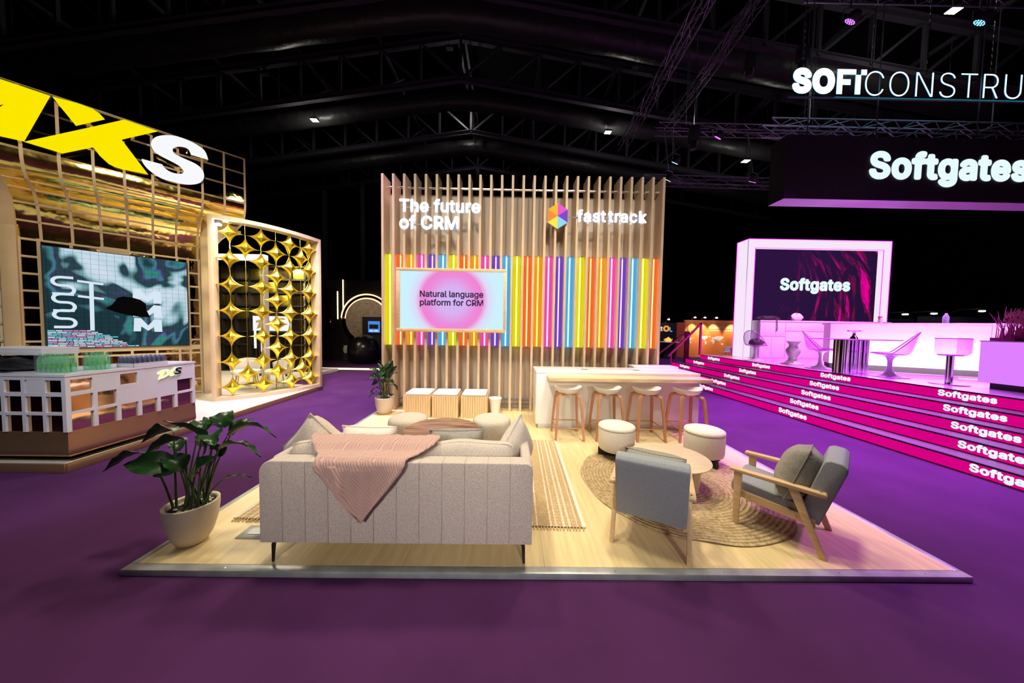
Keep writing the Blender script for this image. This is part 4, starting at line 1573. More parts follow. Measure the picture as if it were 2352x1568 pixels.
# reception counter
rc = thing('reception_counter', 'white lattice reception counter with gold mirror cells and small yellow logo', 'reception counter', (-5.3, 3.9, .1))
ZB, ZT = .45, 1.075
rows = [(.896, 1.04), (.672, .853), (.45, .641)]
b = B()
F0 = 3.405                                   # front face; bands set a hair behind the uprights
for k in range(18):
    x = -4.9315 - .226 * k
    b.box(x - (.037 if k else .045), x, F0, F0 + .02, ZB, ZT)
b.box(-9, -4.932, F0 + .001, F0 + .02, 1.035, ZT - .001)
for z0, z1 in ((.853, .896), (.641, .672)):
    b.box(-9, -4.932, F0 + .001, F0 + .02, z0, z1)
for k in (1, 3, 4, 6, 7, 9):
    x = -4.93 - .226 * k
    b.box(x - .20, x - .02, F0 + .002, F0 + .019, .87, 1.05)
b.build('front_lattice', 'white', rc, world=True, merge=False, smooth=0)
b = B()
S0 = -4.93
ys = [3.40, 3.63, 3.847, 4.067, 4.286, 4.506, 4.762]
for k, y in enumerate(ys):
    b.box(S0 - .02, S0, y + (.004 if k == 0 else 0), y + (.045 if k == 0 else .038), ZB, ZT)
b.box(S0 - .02, S0 - .001, 3.407, 4.799, 1.035, ZT - .001)
for y1, z0, z1 in ((4.08, .853, .896), (3.86, .641, .672)):
    b.box(S0 - .02, S0 - .001, 3.407, y1, z0, z1)
b.box(S0 - .02, S0 - .001, 4.52, 4.78, .641, .672)
FILL = [(1, .85, 1.05), (2, .645, .87), (3, .645, 1.05), (4, .645, 1.05), (5, .85, 1.05)]
for c_, z0, z1 in FILL:
    b.box(S0 - .019, S0 - .002, ys[c_] + .01, ys[c_ + 1] + .02, z0, z1)
b.build('side_lattice', 'white', rc, world=True, merge=False, smooth=0)
MT['goldcounter'] = mat('smoked_gold_mirror', (.62, .43, .24), .05, 1, bump=(2.0, .05, .08))
B().box(-9, -4.955, F0 + .0205, F0 + .04, .44, 1.07).build('mirror_panel', 'goldcounter', rc, world=True)
B().box(S0 - .04, S0 - .0205, F0 + .022, 4.80, .44, 1.07).build('mirror_panel', 'goldcounter', rc, world=True)
b = B()
b.box(-9, -4.925, 3.40, 4.12, ZT, 1.10).box(-5.65, -4.925, 4.12, 4.81, ZT, 1.10)
b.build('worktop', 'white', rc, world=True, merge=False)
pb = [(-.28, .45), (-.012, .45), (-.010, .30), (-.004, .245), (-.004, .205), (-.02, .17), (-.06, .15), (-.28, .145)]
b = B()
b.prism(pb, lambda d, z, h: (-9 + h * (4.07 + d), 3.405 - d, z), 1)
b.build('base', 'goldsolid', rc, world=True, smooth=50)
b = B()
b.prism(pb, lambda d, z, h: (-4.93 + d, 3.405 - d * (1 - h) + h * 1.4, z), 1)
b.build('base', 'goldsolid', rc, world=True, smooth=50)
B().box(-9, -5.06, 3.52, 4.0, .1, .15).box(-5.6, -5.06, 3.52, 4.78, .1, .15).build('plinth', 'matblack', rc, world=True, merge=False)
MT['logoyellow'] = glow('logo_yellow', (.98, .92, .35), 1.25)
MT['logoblack'] = mat('logo_black', (.01, .01, .012), .4)
MT['logorim'] = glow('logo_rim', (.75, .95, .95), 1.3)


def counter_logo(poly, m_, ex, w_):
    b = B()
    b.prism(poly, lambda y, z, h: (-4.93 + ex + h, y, z), w_)
    b.build('logo', m_, rc, world=True)


def lg(x, y):                                # logo drawing, 290 x 140
    return (4.296 + (x / 290) * .315, 1.045 - (y / 140) * .155 - (x / 290) * .0)


one = [(0, 45), (60, 22), (85, 22), (45, 118), (5, 135), (30, 60), (0, 68)]
xx = [(95, 25), (120, 22), (140, 52), (195, 10), (215, 10), (165, 70), (185, 105), (150, 112), (135, 88), (70, 120), (48, 122), (115, 72)]
ess = [(285, 28), (255, 30), (240, 24), (228, 34), (240, 46), (268, 56), (275, 76), (255, 98), (222, 104), (192, 98), (190, 76), (218, 78), (232, 84), (244, 76), (234, 66), (208, 56), (203, 34), (222, 12), (256, 6), (280, 12)]
for pl_, m_ in ((one, 'logoyellow'), (xx, 'logoyellow'), (ess, 'logoblack')):
    counter_logo([lg(*p) for p in pl_], m_, .004, .008)
    cxm = sum(p[0] for p in pl_) / len(pl_)
    cym = sum(p[1] for p in pl_) / len(pl_)
    counter_logo([lg(cxm + (p[0] - cxm) * 1.10, cym + (p[1] - cym) * 1.12) for p in pl_], 'logorim', .0, .004)

# bottles, cans, bag, box on the counter
bo = thing('water_bottle', 'green plastic water bottle in the larger shrink-wrapped pack on the counter', 'bottle', (0, 0, 1.1), 0, 'bottles in the larger shrink-wrapped pack')
B().lathe([(0, 0), (.029, 0), (.032, .01), (.031, .05), (.032, .055), (.031, .10), (.032, .13), (.024, .165), (.013, .185), (.013, .192), (0, .192)], seg=12).build('body', 'pet', bo, smooth=50)
B().lathe([(0, .190), (.0145, .190), (.0145, .207), (0, .207)], seg=10).build('cap', 'capgreen', bo)
MT['blabel'] = mat('bottle_label', (.12, .42, .12), .5)
B().lathe([(.0325, .062), (.0325, .105)], seg=12).build('label', 'blabel', bo)
bo.scale = (.84, .84, 1)
first = True
for n_, (x0, y0, nx, ny) in enumerate(((-5.40, 3.545, 6, 2), (-5.235, 3.81, 4, 2))):
    for i in range(nx):
        for j in range(ny):
            p = (x0 + i * .0575, y0 + j * .0575, 1.101)
            if first:
                bo.location = p
                first = False
            else:
                if n_ == 0:
                    dup(bo, p, 0, bo['label'], bo['group'])
                else:
                    dup(bo, p, 0, 'green plastic water bottle in the smaller shrink-wrapped pack on the counter', 'bottles in the smaller shrink-wrapped pack')
    w = thing('shrink_film', 'clear film wrapped round the %s pack of green bottles' % ('larger' if n_ == 0 else 'smaller'), 'wrapping film', (x0 + (nx - 1) * .02875, y0 + (ny - 1) * .02875, 1.101))
    dx, dy = nx * .02875 + .004, ny * .02875 + .004
    B().box(-dx, dx, -dy, dy, -.0005, .216).build('film', 'film', w, bevel=.010, seg=3)
tr = thing('can_tray', 'clear-wrapped tray of small drink cans on the reception counter', 'drinks tray', (-5.07, 4.25, 1.1))
MT['card'] = mat('tray_card', (.62, .60, .62), .6)
B().box(-.11, .11, -.20, .20, 0, .004).box(-.11, -.107, -.20, .20, 0, .05).box(.107, .11, -.20, .20, 0, .05).box(-.11, .11, -.2, -.197, 0, .05).box(-.11, .11, .197, .2, 0, .05).build('tray', 'card', tr, merge=False)
B().box(-.112, .112, -.202, .202, .01, .142).build('film', 'film', tr, bevel=.03, seg=3)
MT['can'] = mat('can_blue_silver', (.12, .13, .30), .3, .6, noise=20, var=.8)
cn = thing('drink_can', 'slim blue and silver drink can in the wrapped tray', 'can', (-5.15, 4.08, 1.105), 0, 'cans in the wrapped tray')
B().lathe([(0, 0), (.020, 0), (.026, .008), (.026, .118), (.021, .13), (0, .13)], seg=14).build('body', 'can', cn, smooth=40)
B().lathe([(.021, .1301), (.0215, .134), (.018, .131), (0, .131)], seg=14).build('lid', 'chrome', cn)
for i in range(4):
    for j in range(7):
        if i or j:
            dup(cn, (-5.15 + i * .0535, 4.08 + j * .0555, 1.105), 0, cn['label'], cn['group'])
bg = thing('black_bag', 'crumpled black bag lying at the left end of the reception counter', 'bag', (-5.93, 3.72, 1.101))
b = B()


def lump(sx, sy, sz, seed, cy=.0):
    r_ = random.Random(seed)
    ph = [r_.uniform(0, 6) for _ in range(6)]

    def f(u, v):
        a, t = 2 * PI * u, PI * (v - .5)
        k = 1 + .10 * math.sin(3 * a + ph[0]) + .07 * math.sin(5 * a + ph[1] + 4 * t) + .05 * math.sin(9 * a + ph[2])
        z = math.sin(t)
        return (sx * math.cos(t) ** .6 * math.cos(a) * k, sy * math.cos(t) ** .6 * math.sin(a) * k, max(0, sz * (.5 + .5 * z) * (1 + .15 * math.sin(4 * a + ph[3]))))
    return f


b.grid(lump(.45, .20, .15, 5), 36, 14, cu=True)
b.build('body', 'blackbag', bg, smooth=70)
B().tube([(.1, -.21, .05), (.12, -.235, .012), (.2, -.24, .008), (.25, -.2, .01)], .008, 6).build('strap', 'blackbag', bg)
wbx = thing('white_box', 'flat white box on top of the black bag', 'box', (-5.83, 3.80, 1.285))
B().box(-.42, .30, -.16, .16, 0, .085).build('carton', 'white', wbx, bevel=.004)
B().box(-.421, .301, -.161, .161, .055, .088).build('lid', 'whitemat', wbx, bevel=.004)

# balloon screen
A0, A1, A2 = Vector((-6.06, 6.33, 0)), Vector((-5.25, 6.70, 0)), Vector((-5.0, 7.95, 0))


def arcp(t, z=0):
    return A0 * (1 - t) ** 2 + A1 * 2 * t * (1 - t) + A2 * t * t + Vector((0, 0, z))


def arct(t):
    return ((A1 - A0) * (1 - t) + (A2 - A1) * t).normalized()


bf = thing('balloon_frame', 'tall curved beige frame strung with gold star balloons', 'frame', tuple(arcp(.5, .1)))
for t in (0, 1):
    T = arct(t)
    N = Vector((T.y, -T.x, 0))
    B().obox(arcp(t, .1) - T * .04 - N * .12, T * .08, N * .24, Vector((0, 0, 3.78))).build('post', 'rib', bf, world=True, bevel=.004)
for nm, z0 in (('top_rail', 3.80), ('bottom_rail', .1)):
    b = B()
    vs, fs = [], []
    for i in range(25):
        t = i / 24
        T = arct(t)
        N = Vector((T.y, -T.x, 0))
        p = arcp(t)
        for sg_, zz_ in ((-1, z0), (1, z0), (1, z0 + .08), (-1, z0 + .08)):
            vs.append(p + N * .12 * sg_ + Vector((0, 0, zz_)))
    for i in range(24):
        for k in range(4):
            a, c_ = i * 4 + k, i * 4 + (k + 1) % 4
            fs.append((a, c_, c_ + 4, a + 4))
    fs += [(3, 2, 1, 0), (96, 97, 98, 99)]
    b.add(vs, fs).build(nm, 'rib', bf, world=True)
TCOL = [.144, .283, .426, .566, .700, .820, .910]
for t in TCOL:
    B().tube([tuple(arcp(t, .18)), tuple(arcp(t, 3.8))], .003, 5).build('string', 'goldwire', bf, world=True)
sb = B()


def star(sg_):
    def f(u, v):
        a = 2 * PI * u
        c, s_ = math.cos(a), math.sin(a)
        p_ = 3.5
        x, y = math.copysign(abs(c) ** p_, c), math.copysign(abs(s_) ** p_, s_)
        rho = v
        m_ = max(abs(x), abs(y))
        th = .115 * math.sqrt(max(0, 1 - rho ** 2.2)) * (1 - .12 * math.sin(12 * a) ** 2 * rho)
        return (x * .278 * rho, sg_ * th * (1 - .55 * m_ * rho), y * .278 * rho)
    return f


sb.grid(star(1), 48, 9, cu=True)
sb.grid(star(-1), 48, 9, cu=True)
bal0 = None
COLN = ['leftmost', 'second', 'third', 'fourth', 'fifth', 'sixth', 'rightmost']
ROWN = ['lowest', 'second lowest', 'third lowest', 'fourth', 'fifth', 'second highest', 'highest']
ROW6 = ['lowest', 'second lowest', 'third lowest', 'fourth', 'second highest', 'highest']
for ci, t in enumerate(TCOL):
    zs = [(r_, .365 + .535 * r_) for r_ in range(7)] if ci % 2 == 0 else [(r_, .632 + .535 * r_) for r_ in range(6)]
    if ci in (1, 5):
        zs = [zs[0], zs[-1]]
    T = arct(t)
    for n_, (r_, z) in enumerate(zs):
        rn = (['lower', 'upper'][n_] if len(zs) == 2 else ROWN[r_] if len(zs) == 7 else ROW6[r_])
        lb = 'gold foil star balloon, %s in the %s column of the curved frame' % (rn, COLN[ci])
        sc_ = .97 + .04 * math.sin(ci * 3 + r_ * 5)
        if bal0 is None:
            bal0 = thing('star_balloon', lb, 'balloon', (0, 0, 0), 0, 'gold star balloons in the curved frame')
            sb.build('foil', 'foil', bal0, smooth=50)
            for k in range(4):
                a = PI / 2 * k
                B().lathe([(0, -.004), (.007, -.003), (.007, .003), (0, .004)], (.276 * math.cos(a), 0, .276 * math.sin(a)), 8).build('tip_tab', 'foil', bal0)
            o_ = bal0
        else:
            o_ = copy_tree(bal0)
            o_['label'] = lb
        o_.location = arcp(t, z)
        o_.rotation_euler = (.04 * math.sin(ci * 7 + r_), .03 * math.sin(r_ * 4 + ci), math.atan2(T.y, T.x) + .10 * math.sin(r_ * 2.3 + ci * 1.7))
        w_ = [.86, .86, .92, .96, 1, 1, 1][ci]
        o_.scale = (w_ * sc_, sc_, .965)
fl = thing('booth_spotlight', 'small bright spotlight at the upper left corner of the balloon frame', 'spotlight', (-5.96, 6.36, 3.70))
B().lathe([(.03, 0), (.05, .03), (.05, .09), (0, .10)], seg=16).build('housing', 'matblack', fl)
B().lathe([(0, -.01), (.047, -.006), (.047, .028), (0, .03)], seg=16).build('lens', 'flood', fl)
light('POINT', 'booth_spot_bulb', (-5.9, 6.3, 3.62), 18, (.9, .95, 1), size=.06)

# room behind the balloon frame
br_ = thing('booth_shelving', 'black grid shelving with gold backs at the rear of the golden booth', 'shelving', (-8.6, 10.6, .1))
b = B()
for k in range(8):
    b.box(-10.2 + .47 * k - .02, -10.2 + .47 * k + .02, 10.4, 10.7, .1, 3.7)
for r_ in range(9):
    b.box(-10.2, -6.85, 10.4, 10.7, .1 + .44 * r_, .14 + .44 * r_)
b.build('frame', 'shelfblack', br_, world=True, merge=False)
B().box(-10.2, -6.85, 10.7, 10.74, .1, 3.7).build('back', 'goldwall', br_, world=True)
for k, r_ in ((1, 5), (2, 6), (3, 4), (4, 6), (5, 5), (6, 7), (5, 3), (2, 4), (4, 3), (3, 7)):
    x, z = -10.2 + .47 * k, .1 + .44 * r_
    B().box(x + .05, x + .42, 10.42, 10.68, z + .045, z + .38).build('gold_box', 'foil', br_, world=True, bevel=.01)
pf_ = thing('portal_frame', 'white doorway frame inside the golden booth behind the balloons', 'doorway frame', (-7.5, 8.7, .1))
B().box(-8.5, -8.38, 8.65, 8.8, .1, 3.5).build('jamb', 'creamfloor', pf_, world=True)
B().box(-7.0, -6.88, 8.65, 8.8, .1, 3.5).build('jamb', 'creamfloor', pf_, world=True)
B().box(-8.5, -6.88, 8.65, 8.8, 3.5, 3.64).build('lintel', 'whiteled', pf_, world=True)
iw = thing('inner_wall', 'beige lattice inner wall left of the booth doorway', 'wall panel', (-9.3, 9.0, .1))
B().box(-10.6, -8.6, 9.0, 9.06, .1, 3.9).build('panel', 'goldwall', iw, world=True)
b = B()
for k in range(6):
    b.box(-10.6 + .4 * k - .03, -10.6 + .4 * k + .03, 8.97, 9.0, .1, 3.9)
for r_ in range(9):
    b.box(-10.6, -8.6, 8.965, 9.0, .15 + .46 * r_, .21 + .46 * r_)
b.build('lattice', 'rib', iw, world=True, merge=False)
ib = thing('logo_box', 'white lit logo box inside the golden booth behind balloons', 'sign', (-7.2, 9.4, 1.52))
B().box(-7.85, -6.75, 9.4, 9.5, 1.5, 1.95).build('panel', 'whiteface', ib, world=True)
for x in (-7.7, -6.9):
    B().box(x - .02, x + .02, 9.44, 9.48, .1, 1.5).build('post', 'shelfblack', ib, world=True)
MT['goldletter'] = mat('gold_letter', (.55, .4, .1), .4)
for pl_ in (one, xx, ess):
    B().prism([(-7.75 + x_ / 290 * .9, 1.92 - y_ / 140 * .38) for x_, y_ in pl_], lambda x, z, h: (x, 9.398 - h, z), .004).build('logo', 'goldletter', ib, world=True)
for x, z0, z1, lb in ((-8.45, .9, 1.55, 'short vertical white light bar inside the golden booth, left one'), (-8.25, .8, 1.7, 'vertical white light bar inside the golden booth, right one')):
    q = thing('light_bar', lb, 'light bar', (x, 10.2, z0))
    B().box(-.02, .02, -.02, .02, 0, z1 - z0).build('diffuser', 'whiteled', q)
    B().box(-.025, .025, .02, .04, -.85 + (.9 - z0) * 0, z1 - z0).build('mount', 'shelfblack', q)


def tub_chair(label, loc, rz):
    s = thing('tub_chair', label, 'chair', loc, rz, 'white chairs inside the golden booth')
    B().lathe([(0, .36), (.27, .36), (.30, .39), (.30, .45), (.26, .47), (0, .48)], seg=28).build('seat', 'cushwhite', s, smooth=50)
    b = B()

    def f(u, v):
        a = PI * (.02 + .96 * u)
        r_ = .30 + .03 * v
        return (r_ * math.cos(a), r_ * math.sin(a), .44 + .30 * v * (.55 + .45 * math.sin(a)))
    b.grid(f, 24, 5)
    b.grid(lambda u, v: (f(u, v)[0] * .84, f(u, v)[1] * .84, f(u, v)[2]), 24, 5)
    b.grid(lambda u, v: tuple(Vector((f(u, 1)[0] * (1 - .16 * v), f(u, 1)[1] * (1 - .16 * v), f(u, 1)[2]))), 24, 1)
    b.build('backrest', 'cushwhite', s, smooth=50)
    for a in (45, 135, 225, 315):
        ca, sa = math.cos(math.radians(a)), math.sin(math.radians(a))
        B().tube([(.24 * ca, .24 * sa, .36), (.29 * ca, .29 * sa, 0)], .013, 6).build('leg', 'goldwire', s)
    return s


tub_chair('white tub chair with gold legs behind the left of the balloon frame', (-6.48, 7.55, .1), .6)
tub_chair('white tub chair with gold legs behind the middle of the balloon frame', (-5.82, 7.75, .1), -.4)
tg = thing('side_table', 'small round gold side table between the white tub chairs', 'side table', (-6.9, 8.25, .1))
B().lathe([(0, .5), (.22, .5), (.22, .52), (0, .52)], seg=24).build('top', 'foil', tg)
B().tube([(0, 0, .02), (0, 0, .5)], .02, 8).build('stem', 'foil', tg)
B().lathe([(0, 0), (.16, 0), (.16, .015), (0, .02)], seg=24).build('foot', 'foil', tg)
# ================================================================== MAGENTA STAGE (right)
MT['riser'] = glow('riser_screen', (.72, .0, .235), .95)
MT['pinkface'] = glow('lightbox_white', (.93, .78, .95), 1.0)
MT['pinkside'] = glow('lightbox_pink', (.95, .52, 1), 1.0)
MT['magentaedge'] = glow('magenta_led', (.90, .04, .85), 1.6)
MT['barglow'] = mat('bar_glow', (.80, .62, .84), .3, emit=(.80, .17, .92), es=.62)
MT['boxglow'] = glow('counter_glow', (.74, .22, 1.0), 1.0)
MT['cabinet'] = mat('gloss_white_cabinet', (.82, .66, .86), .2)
sx = [5.65 + .32 * k for k in range(5)]
yend = [12.35, 12.0, 11.65, 11.3, 10.95]
stg = thing('stepped_stage', 'raised stage with magenta screen steps covered in white lettering', 'stage', (6.9, 5, 0))
for k in range(5):
    z0, z1 = .17 * k, .17 * (k + 1)
    B().box(sx[k] + .012, (sx[k + 1] + .02) if k < 4 else 18, -1.5, yend[k] - .012, z0 if k == 0 else z0 - .01, z1 - .004).build('step_block' if k < 4 else 'deck_block', 'matblack', stg, world=True)
    B().box(sx[k], sx[k] + .014, -1.5, yend[k], z0 + .008, z1 - .022).build('riser_screen', 'riser', stg, world=True)
    B().box(sx[k] - .004, sx[k] + .02, -1.5, yend[k], z1 - .022, z1).build('nosing', 'black', stg, world=True)
    if k < 4:
        B().box(sx[k] + .02, sx[k + 1], -1.5, yend[k] - .02, z1 - .004, z1 - .001).build('tread', 'tread', stg, world=True)
B().box(sx[4] + .02, 18, -1.5, 10.93, .846, .85).build('deck', 'deck', stg, world=True)
LOGO_Y = [[8.91, 6.25, 3.61, .98], [8.87, 6.35, 3.93, 1.4], [11.11, 8.80, 6.44, 4.22, 1.9], [10.82, 8.65, 6.59, 4.53, 2.4], [10.53, 8.59, 6.68, 4.82, 2.95]]
LZ = [.018, .188, .356, .528, .70]
l0 = None
for k in range(5):
    for y in LOGO_Y[k]:
        if l0 is None:
            l0 = text('Softgates', (0, 0, 0), (0, -1, 0), (0, 0, 1), 'softletter', None, w=.60, h=.128, bold=.041, space=1.07, thick=.0025)
            o_ = l0
            o_.parent = stg
        else:
            o_ = l0.copy()
            C.objects.link(o_)
        o_.location = (sx[k] - .003 - 6.9, y - 5, LZ[k])

# light frame with screen
lf = thing('lit_portal', 'glowing white and magenta frame around the dark screen on stage', 'light frame', (10, 10, .85))
FY = 9.95
FX1, FX2, SX1_, SX2_ = 7.72, 12.40, 7.93, 12.16
for nm, bx in (('upright', (FX1, SX1_, FY, FY + .5, .86, 4.70)), ('upright', (SX2_, FX2, FY, FY + .5, .86, 4.70)), ('header', (SX1_, SX2_, FY, FY + .5, 4.43, 4.70))):
    B().box(*bx).build(nm, 'pinkface', lf, world=True)
e_ = .016
for bx in ((FX1 - e_, FX1, FY + .485, FY + .5, .86, 4.71), (FX2, FX2 + e_, FY - .01, FY + .5, .86, 4.71), (FX1, FX2, FY - .01, FY + .5, 4.70, 4.72),
           (SX1_, SX1_ + e_, FY - .012, FY, 2.08, 4.43), (SX2_ - e_, SX2_, FY - .012, FY, 2.08, 4.43), (SX1_, SX2_, FY - .012, FY, 4.415, 4.43)):
    B().box(*bx).build('edge_light', 'magentaedge', lf, world=True)
B().box(FX1 - .012, FX1 + .004, FY + .006, FY + .014, .86, 4.7).build('joint', 'cabinet', lf, world=True)
sm_ = bpy.data.materials.new('swoosh_picture')
sm_.use_nodes = True
nt = sm_.node_tree
nt.nodes.clear()
tc = nt.nodes.new('ShaderNodeTexCoord')
mp = nt.nodes.new('ShaderNodeMapping')
mp.inputs['Location'].default_value = (1.3, 0, -1.9)
spx = nt.nodes.new('ShaderNodeSeparateXYZ')
atn = nt.nodes.new('ShaderNodeMath')
atn.operation = 'ARCTAN2'
lnn = nt.nodes.new('ShaderNodeVectorMath')
lnn.operation = 'LENGTH'
cmb = nt.nodes.new('ShaderNodeCombineXYZ')
aml = nt.nodes.new('ShaderNodeMath')
aml.operation = 'MULTIPLY_ADD'
aml.inputs[1].default_value = 5.0
rml = nt.nodes.new('ShaderNodeMath')
rml.operation = 'MULTIPLY'
rml.inputs[1].default_value = .45
for a_, b_ in ((mp.outputs[0], spx.inputs[0]), (spx.outputs['Z'], atn.inputs[0]), (spx.outputs['X'], atn.inputs[1]), (mp.outputs[0], lnn.inputs[0]), (atn.outputs[0], aml.inputs[0]), (lnn.outputs['Value'], aml.inputs[2]),
               (lnn.outputs['Value'], rml.inputs[0]), (aml.outputs[0], cmb.inputs['X']), (rml.outputs[0], cmb.inputs['Y'])):
    nt.links.new(a_, b_)
nz = nt.nodes.new('ShaderNodeTexNoise')
nz.inputs['Scale'].default_value = 1.9
nz.inputs['Detail'].default_value = 3
nz.inputs['Distortion'].default_value = .9
rp = ramp(nt, [(.0, (.018, .006, .035)), (.50, (.020, .006, .04)), (.55, (.20, .005, .06)), (.59, (.04, .006, .05)), (.64, (.85, .0, .32)), (.74, (.35, .0, .14))])
g1 = nt.nodes.new('ShaderNodeSeparateXYZ')
g2 = nt.nodes.new('ShaderNodeMapRange')
g2.inputs['From Min'].default_value = -.9
g2.inputs['From Max'].default_value = 1.9
g3 = nt.nodes.new('ShaderNodeMix')
g3.data_type = 'RGBA'
g3.inputs[6].default_value = (.025, .007, .05, 1)
em = nt.nodes.new('ShaderNodeEmission')
em.inputs[1].default_value = 1
ou = nt.nodes.new('ShaderNodeOutputMaterial')
sb1 = nt.nodes.new('ShaderNodeMath')
sb1.operation = 'MULTIPLY_ADD'
sb1.inputs[1].default_value = -.35
for a, b_ in ((tc.outputs['Object'], mp.inputs[0]), (cmb.outputs[0], nz.inputs['Vector']), (nz.outputs['Fac'], rp.inputs[0]), (tc.outputs['Object'], g1.inputs[0]), (g1.outputs['Z'], sb1.inputs[0]), (g1.outputs['X'], sb1.inputs[2]), (sb1.outputs[0], g2.inputs['Value']),
              (g2.outputs[0], g3.inputs[0]), (rp.outputs[0], g3.inputs[7]), (g3.outputs[2], em.inputs[0]), (em.outputs[0], ou.inputs[0])):
    nt.links.new(a, b_)
so = B().box(-2.11, 2.11, -.02, .02, -1.175, 1.175).build('screen', sm_, lf)
so.location = (.04, .12, 3.255 - .85)
text('Softgates', (8.89, FY + .09, 2.98), (1, 0, 0), (0, 0, 1), 'softletter', lf, w=2.33, h=.52, bold=.041, space=1.07, thick=.01)
# cabinets under the screen
cb_ = thing('stage_cabinet', 'gloss white cabinets beneath the framed dark stage screen', 'cabinet', (9.5, 9.9, .85))
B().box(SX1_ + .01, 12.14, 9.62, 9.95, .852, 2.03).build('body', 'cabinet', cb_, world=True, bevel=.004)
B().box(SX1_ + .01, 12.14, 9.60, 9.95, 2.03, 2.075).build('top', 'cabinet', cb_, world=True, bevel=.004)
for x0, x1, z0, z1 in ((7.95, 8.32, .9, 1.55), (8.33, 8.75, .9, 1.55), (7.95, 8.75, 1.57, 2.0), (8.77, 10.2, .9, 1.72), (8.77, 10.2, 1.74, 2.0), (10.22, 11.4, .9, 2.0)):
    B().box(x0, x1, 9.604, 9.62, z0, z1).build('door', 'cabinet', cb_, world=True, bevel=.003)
# diagonal bar
bp0, bd = Vector((7.75, 7.30, 0)), Vector((1.68, -1.15, 0)).normalized()
bn = Vector((bd.y, -bd.x, 0))
sbr = thing('stage_bar', 'long glowing pink bar counter running diagonally across the stage', 'bar counter', (9.3, 6.5, .85))
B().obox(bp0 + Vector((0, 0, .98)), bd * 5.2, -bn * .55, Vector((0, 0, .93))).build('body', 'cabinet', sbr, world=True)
for a, c_ in ((0, 2.27), (2.285, 5.2)):
    B().obox(bp0 + bd * a + bn * .015 + Vector((0, 0, .98)), bd * (c_ - a), -bn * .013, Vector((0, 0, .93))).build('front_panel', 'barglow', sbr, world=True)
B().obox(bp0 - bd * .02 + bn * .04 + Vector((0, 0, 1.91)), bd * 5.24, -bn * .65, Vector((0, 0, .035))).build('worktop', 'cabinet', sbr, world=True, bevel=.004)
B().obox(bp0 + bd * .03 - bn * .05 + Vector((0, 0, .85)), bd * 5.1, -bn * .45, Vector((0, 0, .13))).build('plinth', 'matblack', sbr, world=True)
B().obox(bp0 + bd * 1.7 + bn * .55 + Vector((0, 0, .85)), bd * 3.4, bn * .03, Vector((0, 0, .012))).build('floor_glow_line', 'pinkface', sbr, world=True)  # glowing strip drawn in for the white line reflected on the deck
light('AREA', 'bar_foot_fill', tuple(bp0 + bd * 1.3 + bn * .30 + Vector((0, 0, .9))), 42, (1, .70, .98), tuple(bp0 + bd * 1.3 + Vector((0, 0, 1.3))), 2.4, .12)  # added strip lamp that whitens the lower middle of the front panels
# right light box with planter
lbx = thing('light_box_counter', 'glowing lilac box counter at the right edge of the stage', 'box counter', (8.3, 4.0, .85))
B().box(7.62, 9.2, 2.9, 4.86, .95, 1.60).build('body', 'boxglow', lbx, world=True, bevel=.004)
B().box(7.615, 9.21, 2.89, 4.87, 1.60, 1.615).build('top', 'cabinet', lbx, world=True)
B().box(7.70, 9.1, 3.0, 4.78, .85, .95).build('plinth', 'matblack', lbx, world=True)
gr = thing('dried_grass', 'pink dried grass and twigs standing on the lilac box counter', 'dried grass', (7.86, 4.70, 1.616))
MT['pinkgrass'] = mat('pink_grass', (.62, .12, .38), .7, noise=20, var=.4)
MT['plume'] = mat('pink_plume', (.70, .32, .42), .9, noise=20, var=.3)
MT['vase'] = mat('planter_magenta', (.4, .02, .3), .3)
B().box(-.16, .3, -.12, .12, 0, .05).build('tray', 'vase', gr)
rg_ = random.Random(9)
b = B()
for k in range(90):
    x0, y0 = rg_.uniform(-.13, .27), rg_.uniform(-.09, .09)
    dx, dz = rg_.uniform(-.07, .10), rg_.uniform(.22, .40)
    b.tube([(x0, y0, .03), (x0 + dx * .4, y0, dz * .6), (x0 + dx, y0 + rg_.uniform(-.05, .05), dz)], [.006, .004, .002], 4)
b.build('stems', 'pinkgrass', gr, merge=False)['kind'] = 'stuff'
b = B()
for k in range(110):
    x0, y0 = rg_.uniform(-.02, .34), rg_.uniform(-.1, .1)
    z0 = rg_.uniform(.26, .40)
    b.tube([(x0, y0, z0), (x0 + rg_.uniform(-.05, .05), y0 + rg_.uniform(-.04, .04), z0 + rg_.uniform(.06, .16))], [.010, .003], 4)
b.build('plumes', 'plume', gr, merge=False)['kind'] = 'stuff'
for pts in ([(-.12, 0, .02), (-.18, 0, .2), (-.36, .02, .44)], [(-.10, 0, .02), (-.16, .02, .26), (-.26, 0, .46)], [(-.17, 0, .22), (-.20, .03, .33), (-.19, .03, .42)]):
    B().tube(pts, [.008, .006, .003], 5).build('twig', 'pinkgrass', gr)


